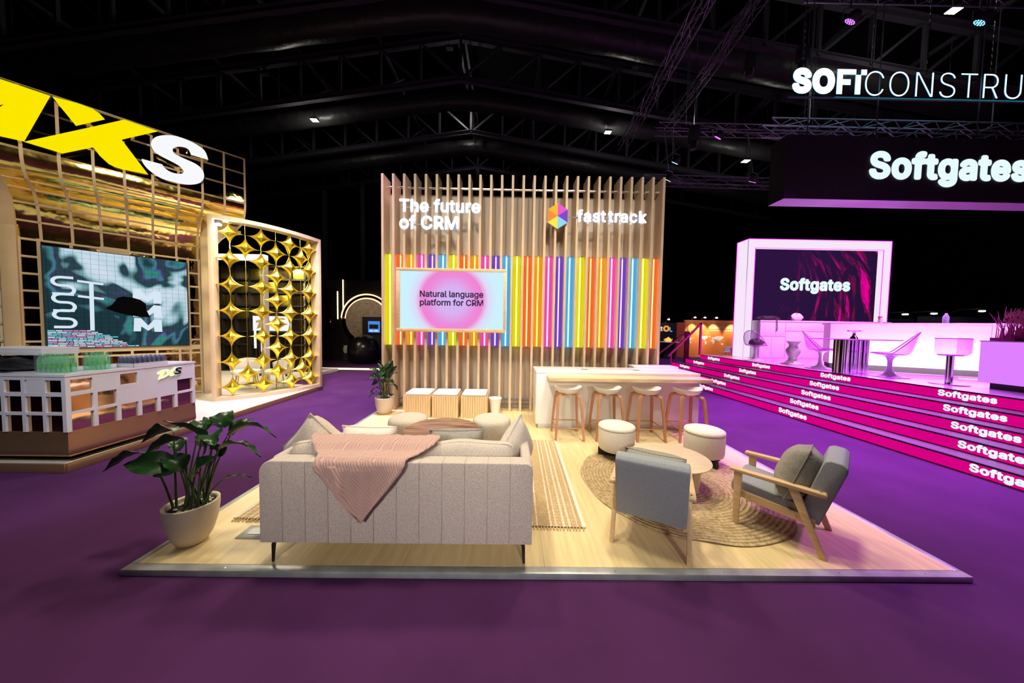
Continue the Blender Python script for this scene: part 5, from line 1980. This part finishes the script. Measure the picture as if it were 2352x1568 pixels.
# stage furniture
def tulip_chair(label, loc, rz, low=1.0):
    s = thing('tulip_chair', label, 'chair', loc, rz, 'clear tulip chairs on the stage')
    B().lathe([(0, 0), (.27, 0), (.275, .008), (.20, .02), (.10, .05), (.055, .10), (.035, .2), (.036, .32), (.06, .39), (.12, .42), (0, .425)], seg=28).build('pedestal', 'pedestal', s, smooth=60)
    b = B()

    def f(u, v):
        a = 2 * PI * u
        bk_ = max(0, -math.sin(a)) ** 1.2
        r_ = .03 + .235 * min(1, v * 1.9) + .03 * max(0, v - .5) * bk_ * 2
        z = .425 + .015 * min(1, v * 2) + max(0, v - .45) / .55 * (.03 + .42 * bk_) * low
        y = r_ * math.sin(a) - .10 * bk_ * max(0, v - .5)
        return (r_ * 1.02 * math.cos(a), y, z)
    b.grid(f, 36, 14, cu=True)
    sh = b.build('shell', 'acrylic', s, smooth=70)
    md = sh.modifiers.new('thickness', 'SOLIDIFY')
    md.thickness = .012
    rim = [f(k / 36, 1) for k in range(36)]
    B().tube(rim, .008, 5, closed=True).build('rim', 'rimpink', s)
    B().lathe([(0, .435), (.18, .436), (.20, .446), (.16, .455), (0, .457)], seg=24).build('seat_pad', 'rimpink', s, smooth=60)
    return s


MT['rimpink'] = mat('acrylic_edge', (.42, .08, .45), .2)
tulip_chair('clear tulip chair to the right of the chrome table on stage', (7.58, 5.98, .85), math.radians(42))
tulip_chair('clear tulip chair between the hourglass stool and the chrome table', (7.45, 7.20, .85), math.radians(-140))
tc_ = tulip_chair('clear tulip chair holding a dark bag beside the white light frame', (7.30, 8.95, .85), math.radians(-65))
bg2 = thing('dark_bag', 'crumpled dark bag on the seat of the tulip chair beside the light frame', 'bag', (7.30, 8.95, 1.31))
B().grid(lump(.20, .15, .17, 12), 28, 12, cu=True).build('body', 'blackbag', bg2, smooth=70)
ctl = thing('chrome_table', 'glass topped table on two fluted chrome drums on stage', 'table', (7.45, 6.40, .85))
for x, y, r_ in ((7.15, 6.42, .165), (7.50, 6.50, .165)):
    b = B()
    n = 20
    vs, fs = [], []
    for z in (.85, 1.565):
        for k in range(n * 4):
            a = 2 * PI * k / (n * 4)
            q = r_ * (1 + .045 * math.sin(a * n))
            vs.append((x + q * math.cos(a), y + q * math.sin(a), z))
    m_ = n * 4
    fs = [(k, (k + 1) % m_, (k + 1) % m_ + m_, k + m_) for k in range(m_)] + [tuple(reversed(range(m_))), tuple(range(m_, 2 * m_))]
    b.add(vs, fs).build('drum', 'chromecol', ctl, world=True, smooth=60)
B().lathe([(0, 1.565), (.66, 1.565), (.67, 1.572), (.66, 1.58), (0, 1.58)], (7.36, 6.46, 0), 48).build('tabletop', 'acrylic', ctl, world=True)
B().tube([(7.36 + .668 * math.cos(2 * PI * k / 48), 6.46 + .668 * math.sin(2 * PI * k / 48), 1.572) for k in range(48)], .007, 5, closed=True).build('rim', 'rimpink', ctl, world=True)
cs_ = thing('cake_stand', 'small chrome cake stand on the glass table on stage', 'cake stand', (7.42, 6.5, 1.581))
B().lathe([(0, 0), (.07, 0), (.06, .03), (.03, .07), (.022, .12), (.03, .15), (.11, .16), (.115, .185), (0, .185)], seg=24).build('body', 'chromecol', cs_, smooth=50)
hg = thing('hourglass_stool', 'white hourglass side table on the stage', 'side table', (7.62, 8.1, .85))
B().lathe([(0, 0), (.24, 0), (.245, .015), (.16, .05), (.10, .11), (.085, .18), (.12, .25), (.155, .33), (.15, .40), (.10, .46), (.085, .50), (.11, .56), (.15, .60), (.15, .615), (0, .615)], seg=36).build('body', 'pedestal', hg, smooth=60)
bs_ = thing('clear_bar_stool', 'clear shell bar stool on a chrome post beside the lilac box', 'bar stool', (7.60, 5.17, .85))
B().lathe([(0, 0), (.22, 0), (.22, .012), (.05, .03), (0, .03)], seg=28).build('foot', 'chromecol', bs_, smooth=50)
B().tube([(0, 0, .02), (0, 0, .50)], .045, 14).build('post', 'chromecol', bs_)
b = B()


def shf(u, v):
    a = PI * (.9 + 1.2 * u)
    r_ = .07 + .14 * min(1, v * 2)
    return (r_ * math.cos(a), r_ * math.sin(a), .50 + max(0, v - .4) * .48)


b.grid(shf, 24, 8)
so_ = b.build('shell', 'acrylic', bs_, smooth=70)
so_.modifiers.new('thickness', 'SOLIDIFY').thickness = .01
B().tube([shf(k / 24, 1) for k in range(25)], .007, 5).build('rim', 'rimpink', bs_)
B().lathe([(0, .485), (.13, .49), (.15, .51), (0, .515)], seg=24).build('seat', 'rimpink', bs_)
# things left on the counters
jk = thing('dark_jacket', 'dark jacket thrown on the cabinets below the framed stage screen', 'jacket', (8.38, 9.85, 2.08))
B().grid(lump(.36, .16, .13, 21), 34, 12, cu=True).build('body', 'blackbag', jk, smooth=70)
B().tube([(.05, -.14, .05), (.06, -.24, .03), (.07, -.275, -.02), (.08, -.28, -.25), (.07, -.28, -.35)], .012, 6).build('strap', 'blackbag', jk)
pbg = thing('plastic_bag', 'white plastic bag standing on the cabinets below the framed stage screen', 'bag', (9.32, 9.85, 2.08))
B().grid(lump(.16, .12, .22, 33), 28, 14, cu=True).build('body', 'whitebag', pbg, smooth=70)
p_ = bp0 + bd * 1.80 - bn * .25
wbt = thing('water_bottle', 'clear plastic water bottle standing on the pink stage bar', 'bottle', (p_.x, p_.y, 1.945))
B().lathe([(0, 0), (.04, 0), (.045, .01), (.043, .05), (.045, .06), (.043, .11), (.044, .14), (.033, .17), (.016, .195), (.016, .2), (0, .2)], seg=14).build('body', 'petclear', wbt, smooth=50)
B().lathe([(0, .198), (.018, .198), (.018, .218), (0, .218)], seg=12).build('cap', 'whitemat', wbt)
MT['bluelabel'] = mat('blue_label', (.25, .32, .62), .5)
B().lathe([(.0455, .07), (.0455, .12)], seg=14).build('label', 'bluelabel', wbt)
p_ = bp0 + bd * .88 - bn * .3
spb = thing('spray_bottle', 'small spray bottle standing on the pink stage bar', 'spray bottle', (p_.x, p_.y, 1.945))
B().lathe([(0, 0), (.04, 0), (.04, .08), (.018, .12), (.018, .13), (0, .13)], seg=14).build('body', 'whitebag', spb, smooth=50)
MT['spraytop'] = mat('spray_trigger', (.55, .06, .12), .4)
B().box(-.05, .03, -.012, .012, .13, .16).box(-.045, -.035, -.008, .008, .09, .13).build('trigger', 'spraytop', spb, merge=False)

# handrails
for x0, y0, z0, zt, x1, z1, lb in ((6.86, 10.88, .85, 2.0, 5.72, .78, 'magenta handrail at the far end of the stage steps'),):
    h_ = thing('handrail', lb, 'handrail', (x0, y0, z0))
    B().box(x0 - .03, x0 + .03, y0 - .03, y0 + .03, z0, zt).build('post', 'magenta_rail', h_, world=True)
    B().beam((x0 + .02, y0, zt - .02), (x1, y0, z1), .06, .06).build('rail', 'magenta_rail', h_, world=True)
    B().beam((x1 + .1, y0, z1 + .1), (x1 + .1, y0, .17), .04, .04).build('post', 'magenta_rail', h_, world=True)
h_ = thing('handrail', 'second magenta handrail farther back beside the stage steps', 'handrail', (7.4, 12.6, 0))
B().box(7.30, 7.46, 12.55, 12.65, 0, 1.68).build('post', 'magenta_rail', h_, world=True)
B().beam((7.38, 12.6, 1.66), (6.0, 12.6, .55), .06, .06).build('rail', 'magenta_rail', h_, world=True)
B().beam((6.05, 12.6, .6), (6.05, 12.6, .0), .04, .04).build('post', 'magenta_rail', h_, world=True)
pw = thing('water_bottle', 'clear plastic bottle standing on the far handrail post', 'bottle', (7.38, 12.6, 1.68))
B().lathe([(0, 0), (.045, 0), (.045, .14), (.02, .19), (.02, .21), (0, .21)], seg=12).build('body', 'petclear', pw, smooth=50)
B().lathe([(0, .208), (.022, .208), (.022, .23), (0, .23)], seg=10).build('cap', 'bluelabel', pw)

# hanging header box
hd = thing('header_box', 'black hanging header box with large pale lettering', 'hanging sign', (10, 7.7, 4.95))
B().box(6.62, 15, 7.5, 7.95, 4.955, 6.46).build('box', 'matblack', hd, world=True)
MT['lilacsoffit'] = mat('lilac_soffit', (.62, .42, .74), .5)
B().box(6.62, 15, 7.5, 7.95, 4.945, 4.955).build('soffit', 'lilacsoffit', hd, world=True)
text('Softgates', (8.66, 7.495, 5.29), (1, 0, 0), (0, 0, 1), 'softletter', hd, w=3.93, h=.84, bold=.041, space=1.07, thick=.012)
for x in (7.2, 8.9, 11.4):
    B().tube([(x, 7.6, 6.46), (x, 7.6, 12.5)], .012, 5).build('cable', 'steel', hd, world=True)
light('SPOT', 'soffit_fill_light', (7.7, 7.74, 2.0), 20, (.62, .55, 1), (7.7, 7.74, 4.9), .05, spot=50)  # both spots added in mid-air, aimed to light only the soffit
light('SPOT', 'soffit_fill_light', (9.0, 7.74, 2.2), 40, (.85, .25, 1), (9.2, 7.74, 4.9), .05, spot=40)
# SOFTCONSTRUCT sign
sf = thing('hanging_sign', 'long hanging lit white sign with cyan edges above the black header box', 'hanging sign', (9.5, 7.5, 7.4))
SS = Vector((1, 0, .0))
text('SO', (6.67, 7.5, 7.415), SS, (0, 0, 1), 'cyanwhite', sf, w=1.03, h=.60, bold=.058, space=1.10, thick=.008, side='cyan')
b = B()
fx = 7.745
for poly in ([(0, 0), (.135, 0), (.135, .215), (.33, .215), (.33, .345), (.135, .345), (.135, .455), (.45, .455), (.45, .575), (0, .575)],
             [(.445, 0), (.575, 0), (.575, .45), (.445, .45)], [(.575, .45), (.71, .45), (.71, .575), (.575, .575)]):
    b.prism([(fx + x, 7.425 + z) for x, z in poly], lambda x, z, h: (x, 7.49 + h, z), .012)
o_ = b.build('lettering', ['cyan', 'cyanwhite'], sf, world=True, merge=False)
for p in o_.data.polygons:
    if abs(p.normal.y) > .9:
        p.material_index = 1
text('CONSTRUCT', (8.43, 7.5, 7.40), SS, (0, 0, 1), 'cyanwhite', sf, w=4.95, h=.575, bold=0, slim=.016, space=1.02, thick=.008, side='cyan')
B().box(6.6, 13.6, 7.5, 7.53, 7.33, 7.36).build('mounting_rail', 'steel', sf, world=True)
MT['cyanrail'] = glow('cyan_rail', (.03, .22, .32), .5)
B().box(7.7, 13.6, 7.47, 7.49, 7.335, 7.35).build('rail_light', 'cyanrail', sf, world=True)
for x in (6.95, 8.6, 9.93, 11.5):
    b = B()
    z = 7.95
    pts = []
    while z < 13:
        pts.append((x + .008 * math.sin(z * 40), 7.52, z))
        z += .03
    b.tube(pts, .010, 4).build('chain', 'chrome', sf, world=True)
light('AREA', 'sign_cyan_light', (9.4, 7.40, 7.7), 10, (.3, .75, 1), (9.4, 9, 7.6), 5, .3)


# ------------------------------------------------------------------ rigging
def box_truss(label, a, c_, w_=.30, n=14):
    t_ = thing('box_truss', label, 'truss', a)
    A, Cc = Vector(a), Vector(c_)
    T = (Cc - A).normalized()
    sd = T.cross(Vector((0, 0, 1))).normalized() * w_ / 2
    up = Vector((0, 0, w_ / 2))
    cr = [sd + up, -sd + up, -sd - up, sd - up]
    for q in cr:
        B().tube([A + q, Cc + q], .022, 6).build('chord', 'rigsteel', t_, world=True)
    b = B()
    for i in range(n):
        p0_, p1_ = A.lerp(Cc, i / n), A.lerp(Cc, (i + 1) / n)
        for k in range(4):
            q0_, q1_ = cr[k], cr[(k + 1) % 4]
            if i % 2:
                q0_, q1_ = q1_, q0_
            b.tube([p0_ + q0_, p1_ + q1_], .011, 4)
    b.build('bracing', 'rigsteel', t_, world=True, merge=False)
    for q in (.15, .8):
        p = A.lerp(Cc, q)
        B().tube([p + up, (p.x, p.y, 17.4)], .012, 5).build('hoist_cable', 'rigsteel', t_, world=True)
    return t_


MT['rigsteel'] = mat('rig_steel', (.22, .21, .25), .4, .6)
box_truss('lighting truss above the bold hanging letters at the top right', (7.3, 7.85, 10.18), (14, 7.85, 10.18))
box_truss('lighting truss hung right behind the long cyan-edged sign', (6.6, 8.1, 7.0), (14, 8.1, 7.0))
box_truss('lighting truss running back into the hall right of the slatted wall', (4.6, 7.2, 9.7), (4.75, 13.5, 9.55))
box_truss('lighting truss just above the black header box', (5.3, 11.5, 9.1), (12.5, 11.5, 9.1))
box_truss('far lighting truss low behind the black header box', (5.1, 12.2, 7.6), (13, 12.2, 7.5))
box_truss('lighting truss at the far right running back above the stage', (6.9, 7.0, 11.2), (7.1, 14, 11))
for x, y, z, col, rz, lb in ((8.19, 7.7, 9.29, (.45, .12, 1), .5, 'violet stage lamp under the top right truss, left one'),
                             (11.39, 7.7, 9.34, (.15, .55, 1), .5, 'blue stage lamp under the top right truss, right one'),
                             (7.25, 11.0, 8.52, (.70, .10, 1), .5, 'violet stage lamp left of the black header box'),
                             (5.76, 11.0, 7.62, (.25, .75, 1), .4, 'upper cyan stage lamp near the right end of the slatted wall'),
                             (5.53, 11.0, 7.02, (.35, .85, 1), .4, 'lower cyan stage lamp just over the slatted wall end'),
                             (8.55, 11.0, 7.02, (.95, .15, .8), .2, 'magenta stage lamp below the left end of the header box')):
    s = thing('stage_lamp', lb, 'stage lamp', (x, y, z), 0, None)
    M_ = Matrix.Rotation(rz, 4, 'Y') @ Matrix.Rotation(.55, 4, 'X')
    B().lathe([(.13, 0), (.14, .02), (.14, .12), (.09, .2), (0, .22)], seg=18).xf(M_).build('housing', 'matblack', s, smooth=50)
    g_ = glow('lamp_' + lb.split()[0] + '%d' % int(x * 10), col, 3.5)
    for rr_, n in ((0, 1), (.05, 6), (.1, 12)):
        for k in range(n):
            a = 2 * PI * k / n
            B().lathe([(0, -.008), (.017, -.005), (.017, .004), (0, .005)], (rr_ * math.cos(a), rr_ * math.sin(a), 0), 8).xf(M_).build('led', g_, s)
    B().tube([(-.17, 0, .08), (-.17, 0, .28), (0, 0, .34), (.17, 0, .28), (.17, 0, .08)], .012, 5).build('yoke', 'rigsteel', s)
    B().tube([(0, 0, .34), (0, (0 if y < 10 else .355), (10.03 if y < 10 else 9.05) - z)] , .02, 5).build('hanger', 'rigsteel', s)
for x, y, z, lb in ((5.0, 8.6, 6.9, 'dark chain hoist hanging beside the slatted wall top'), (6.75, 9.0, 9.2, 'dark chain hoist left of the header box'), (7.9, 8.6, 9.1, 'dark chain hoist above the bold hanging letters')):
    h_ = thing('chain_hoist', lb, 'hoist', (x, y, z))
    B().box(-.12, .12, -.1, .1, 0, .42).build('body', 'matblack', h_, bevel=.02)
    B().tube([(0, 0, .42), (0, 0, 6)], .010, 5).build('chain', 'chrome', h_)
    B().lathe([(0, -.2), (.09, -.2), (.11, -.02), (0, 0)], seg=12).build('chain_bag', 'blackbag', h_)

# ================================================================== FAR STANDS
ow = thing('orange_wall', 'orange display wall with world map and connectivity headline', 'display wall', (13.3, 20, 0))
B().box(11.55, 16.2, 20.0, 20.15, 0, 2.42).build('panel', 'orangewall', ow, world=True)
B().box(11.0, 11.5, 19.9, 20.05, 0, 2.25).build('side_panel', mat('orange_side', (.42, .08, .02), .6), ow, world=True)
MT['mapwhite'] = mat('map_white', (.72, .72, .74), .6)
text('Cloudflare Connectivity Cloud', (13.1, 19.992, 1.84), (1, 0, 0), (0, 0, 1), 'mapwhite', ow, w=2.6, bold=0, thick=.004)
B().box(13.1, 15.7, 19.99, 20.0, 1.74, 1.765).build('rule', 'mapwhite', ow, world=True)
CONT = [[(0, .9), (.10, 1.0), (.32, .98), (.50, 1.0), (.62, .9), (.50, .72), (.42, .70), (.36, .52), (.28, .48), (.22, .62), (.12, .66)], [(.34, .42), (.46, .40), (.52, .28), (.46, .1), (.42, -.05), (.36, .12), (.33, .28)],
        [(.66, .95), (.80, 1.0), (.78, .88), (.70, .86)], [(.86, .72), (.98, .86), (1.10, .86), (1.08, .70), (.96, .66)], [(.88, .60), (1.08, .62), (1.18, .44), (1.10, .18), (1.02, .04), (.98, .28), (.86, .42)],
        [(1.10, .66), (1.12, .88), (1.30, .98), (1.62, 1.0), (1.90, .92), (1.80, .78), (1.70, .62), (1.58, .50), (1.50, .38), (1.44, .56), (1.34, .44), (1.26, .58)], [(1.66, .18), (1.84, .20), (1.88, .06), (1.76, .0), (1.66, .06)]]
for mx0, mz0, ms in ((12.62, .80, .82),):
    for p in CONT:
        B().prism([(mx0 + x * ms, mz0 + z * ms * .72) for x, z in p], lambda x, z, h: (x, 19.998 - h, z), .006).build('map_piece', 'mapwhite', ow, world=True)
for p in CONT[:3]:
    B().prism([(11.75 + x * .5, .85 + z * .4) for x, z in p], lambda x, z, h: (x, 19.998 - h, z), .006).build('map_piece', 'mapwhite', ow, world=True)
for z in (.7, .8, .9, 1.0, 1.18):
    B().box(14.85, 15.7, 19.99, 20.0, z, z + .02).build('text_line', 'mapwhite', ow, world=True)
MT['ambermat'] = mat('amber_lampshade', (.7, .4, .05), .4)
for k, x in enumerate((12.02, 12.66, 13.42, 14.62, 15.5)):
    s = thing('wall_spotlight', 'arm spotlight on top of the orange wall, %s from the left' % ORD[k], 'spotlight', (x, 19.7, 2.56))
    B().tube([(0, .35, -.1), (-.05, .2, .02), (-.08, 0, .05)], .015, 5).build('arm', 'chrome', s)
    B().lathe([(.05, 0), (.07, .04), (.05, .1), (0, .11)], seg=12).build('housing', 'whitemat', s)
    B().lathe([(0, -.015), (.065, -.01), (.065, .03), (0, .035)], seg=12).build('lens', 'flood', s)
    light('SPOT', 'orange_wall_bulb', (x, 19.5, 2.5), 190, (1, .80, .45), (x, 20.1, 1.2), .05, spot=65)


def shell_chair(label, loc, rz):
    s = thing('shell_chair', label, 'chair', loc, rz, 'white chairs by the orange wall')
    B().grid(lambda u, v: ((u - .5) * .44, -.2 + .42 * v if v < .55 else .03 + .12 * v, .45 if v < .55 else .45 + .36 * (v - .55) / .45), 8, 14).build('shell', 'whitemat', s, smooth=60).modifiers.new('thickness', 'SOLIDIFY').thickness = .02
    for a in (-1, 1):
        for c_ in (-1, 1):
            B().tube([(a * .08, c_ * .08, .44), (a * .2, c_ * .2, 0)], .013, 5).build('leg', 'ash', s)
    return s


shell_chair('white shell chair standing in front of the orange wall map', (13.05, 18.2, 0), -1.5)
shell_chair('white shell chair in front of the orange wall, nearest the light frame', (14.3, 18.4, 0), .3)
ot_ = thing('round_table', 'small white round table in front of the orange wall', 'table', (13.75, 18.7, 0))
B().lathe([(0, .72), (.35, .72), (.35, .74), (0, .74)], seg=28).build('top', 'whitemat', ot_)
B().tube([(0, 0, .01), (0, 0, .72)], .025, 8).build('post', 'chrome', ot_)
B().lathe([(0, 0), (.22, 0), (.22, .012), (0, .02)], seg=24).build('foot', 'chrome', ot_)

nw = thing('black_display_wall', 'black display wall with a partly hidden sign ending in an orange ring', 'display wall', (10, 20, 0))
B().box(6.5, 10.98, 20.0, 20.12, 0, 2.22).build('panel', 'navy', nw, world=True)
text('xt', (9.72, 19.99, 1.66), (1, 0, 0), (0, 0, 1), glow('cool_sign', (.62, .75, .78), .9), nw, w=.36, bold=.03, thick=.01)
b = B()
b.tube([(10.31 + .15 * math.cos(2 * PI * k / 36), 19.97, 1.83 + .15 * math.sin(2 * PI * k / 36)) for k in range(36)], .058, 8, closed=True)
b.build('ring_letter', glow('orange_ring', (.95, .35, .03), .95), nw, world=True)
b = B()
b.tube([(10.56, 19.98, 1.92)] + [(10.65 + .09 * math.cos(math.radians(a)), 19.98, 1.76 + .11 * math.sin(math.radians(a))) for a in range(180, 311, 13)], .03, 6)
b.build('curl_letter', glow('blue_curl', (.12, .55, .95), .9), nw, world=True)
ws = thing('wall_spotlight', 'arm spotlight on top of the black display wall', 'spotlight', (10.25, 19.6, 2.4))
B().lathe([(.05, 0), (.07, .04), (.05, .1), (0, .11)], seg=12).build('housing', 'whitemat', ws)
B().lathe([(0, -.015), (.065, -.01), (.065, .03), (0, .035)], seg=12).build('lens', 'flood', ws)
B().tube([(0, .42, -.18), (0, .2, .06), (0, .02, .06)], .015, 5).build('arm', 'chrome', ws)
tt = thing('cocktail_table', 'white topped tall table with dark cloth by the black display wall', 'table', (9.75, 18.6, 0))
B().lathe([(0, .98), (.62, .98), (.63, 1.0), (.62, 1.02), (0, 1.02)], seg=36).build('top', 'whitemat', tt)
B().lathe([(.42, 0), (.36, .4), (.40, .98), (0, .98)], seg=28).build('cloth', 'navy', tt)
tp = thing('teapot_ornament', 'glowing yellow teapot shaped ornament on the tall table', 'ornament', (9.72, 18.55, 1.02))
MT['amberglow'] = glow('amber_ornament', (1, .58, .10), 1.1)
B().lathe([(0, 0), (.10, 0), (.16, .05), (.175, .12), (.14, .2), (.08, .235), (.05, .25), (.03, .29), (0, .30)], seg=24).build('body', 'amberglow', tp, smooth=60)
B().tube([(-.16, 0, .17), (-.25, 0, .16), (-.25, 0, .08), (-.15, 0, .05)], .018, 6).build('handle', 'amberglow', tp)
B().tube([(.15, 0, .06), (.22, 0, .09), (.25, 0, .19)], [.03, .022, .014], 6).build('spout', 'amberglow', tp)

# black stand far left
fs_ = thing('black_stand', 'far black exhibition stand with a lit disc behind the balloon frame', 'exhibition stand', (-7, 13, 0))
B().box(-12, -5.3, 14.6, 14.8, 0, 3.85).build('back_wall', 'navy', fs_, world=True)
B().box(-12, -4.9, 11.62, 14.6, 0, .09).build('deck', 'carpet', fs_, world=True)
B().box(-12, -4.9, 11.60, 11.62, .02, .085).build('edge_light', 'ledstrip', fs_, world=True)
for x in range(12):
    B().box(-8.6 + .10 * x, -8.55 + .10 * x, 14.52, 14.6, .09, 3.85).build('wall_batten', 'matblack', fs_, world=True)
MT['stone'] = mat('beige_stone', (.50, .40, .29), .7, noise=5, var=.25, stretch=(1, 1, 2))
DX, DZ = -6.72, 1.98
b = B()
n = 40
poly = [(DX + .98 * math.cos(2 * PI * k / n), DZ + .98 * math.sin(2 * PI * k / n)) for k in range(n)]
b.prism(poly, lambda x, z, h: (x, 14.40 + h, z), .1)
b.build('disc', 'stone', fs_, world=True)
for r_, a0, a1, m_ in ((1.20, 8, 178, 'ledstrip'), (1.0, 5, 178, 'ledstrip')):
    B().tube([(DX + r_ * math.cos(math.radians(a)), 14.42, DZ + r_ * math.sin(math.radians(a))) for a in range(a0, a1 + 1, 4)], .022, 6).build('light_arc', m_, fs_, world=True)
B().tube([(DX + 1.1 * math.cos(2 * PI * k / 48), 14.45, DZ + 1.1 * math.sin(2 * PI * k / 48)) for k in range(48)], .08, 8, closed=True).build('disc_rim', 'goldwall', fs_, world=True)
B().tube([(-9.55 + 1.1 * math.cos(2 * PI * k / 48), 14.45, 1.95 + 1.1 * math.sin(2 * PI * k / 48)) for k in range(48)], .07, 8, closed=True).build('disc_rim', 'goldwall', fs_, world=True)
B().box(-6.85, -5.3, 14.25, 14.4, .09, 2.12).build('portal', 'matblack', fs_, world=True)
for x, z0, z1 in ((-8.12, 2.0, 3.3), (-7.86, 2.15, 3.85)):
    B().box(x - .018, x + .018, 14.48, 14.52, z0, z1).build('light_bar', 'ledstrip', fs_, world=True)
kk = thing('info_screen', 'small blue information screen on the far black stand', 'screen', (-6.28, 14.2, 1.35))
B().box(-.32, .32, 0, .05, 0, .62).build('case', 'matblack', kk)
MT['blueglow'] = glow('blue_screen', (.06, .25, .80), 1.0)
B().box(-.27, .27, -.006, 0, .05, .57).build('display', 'blueglow', kk)
B().box(-.22, .2, -.008, -.006, .22, .42).build('dark_panel', 'matblack', kk)
MT['paleblue'] = glow('pale_blue', (.45, .65, .95), 1.0)
B().box(-.22, -.03, -.008, -.006, .08, .17).build('button_tile', 'paleblue', kk)
B().box(.0, .2, -.008, -.006, .08, .17).build('button_tile', 'paleblue', kk)
bs2 = thing('black_sphere', 'large glossy black ball on the far black stand', 'ball', (-6.15, 12.9, .092))
B().lathe([(.62 * math.sin(PI * k / 20), .62 - .62 * math.cos(PI * k / 20)) for k in range(21)], seg=36).build('shell', mat('gloss_black', (.008, .009, .011), .25), bs2, smooth=60)
cyl = thing('round_stool', 'glossy dark drum stool beside the black ball', 'stool', (-5.62, 13.9, .092))
B().lathe([(0, 0), (.3, 0), (.32, .03), (.32, .45), (.28, .5), (0, .5)], seg=28).build('body', mat('dark_drum', (.05, .06, .07), .25), cyl, smooth=50)
vz = thing('white_vase', 'small white vase on the far black stand', 'vase', (-7.6, 14.2, .42))
B().lathe([(0, 0), (.06, 0), (.10, .08), (.12, .2), (.08, .3), (.10, .36), (0, .36)], seg=18).build('body', 'whitemat', vz, smooth=50)
B().lathe([(0, -.33), (.16, -.33), (.16, 0), (0, 0)], seg=20).build('pedestal', 'matblack', vz)
# lights of stands beyond the stage
fw = thing('partition_wall', 'dark violet partition wall behind the stage bar', 'partition', (20, 17, 0))
B().box(13.5, 30, 17, 17.2, 0, 2.58).build('panel', 'navy', fw, world=True)
B().box(22.9, 30, 16.85, 16.98, 0, 2.72).build('raised_panel', mat('violet_grey', (.12, .09, .17), .6), fw, world=True)
for k, (x, z) in enumerate(((18.65, 2.66), (20.4, 2.72), (21.9, 2.78), (24.4, 2.95))):
    q = thing('wall_spotlight', 'bright spotlight on the partition behind the stage bar, %s from the left' % ORD[k], 'spotlight', (x, 15.6, z))
    B().lathe([(.06, .02), (.09, .05), (.08, .14), (0, .15)], seg=12).build('housing', 'matblack', q)
    B().lathe([(0, -.03), (.10, -.02), (.11, .03), (0, .05)], seg=12).build('lens', 'flood', q)
    B().tube([(0, 1.4, -.25), (0, .9, .12), (0, 0, .14)], .02, 5).build('arm', 'steel', q)
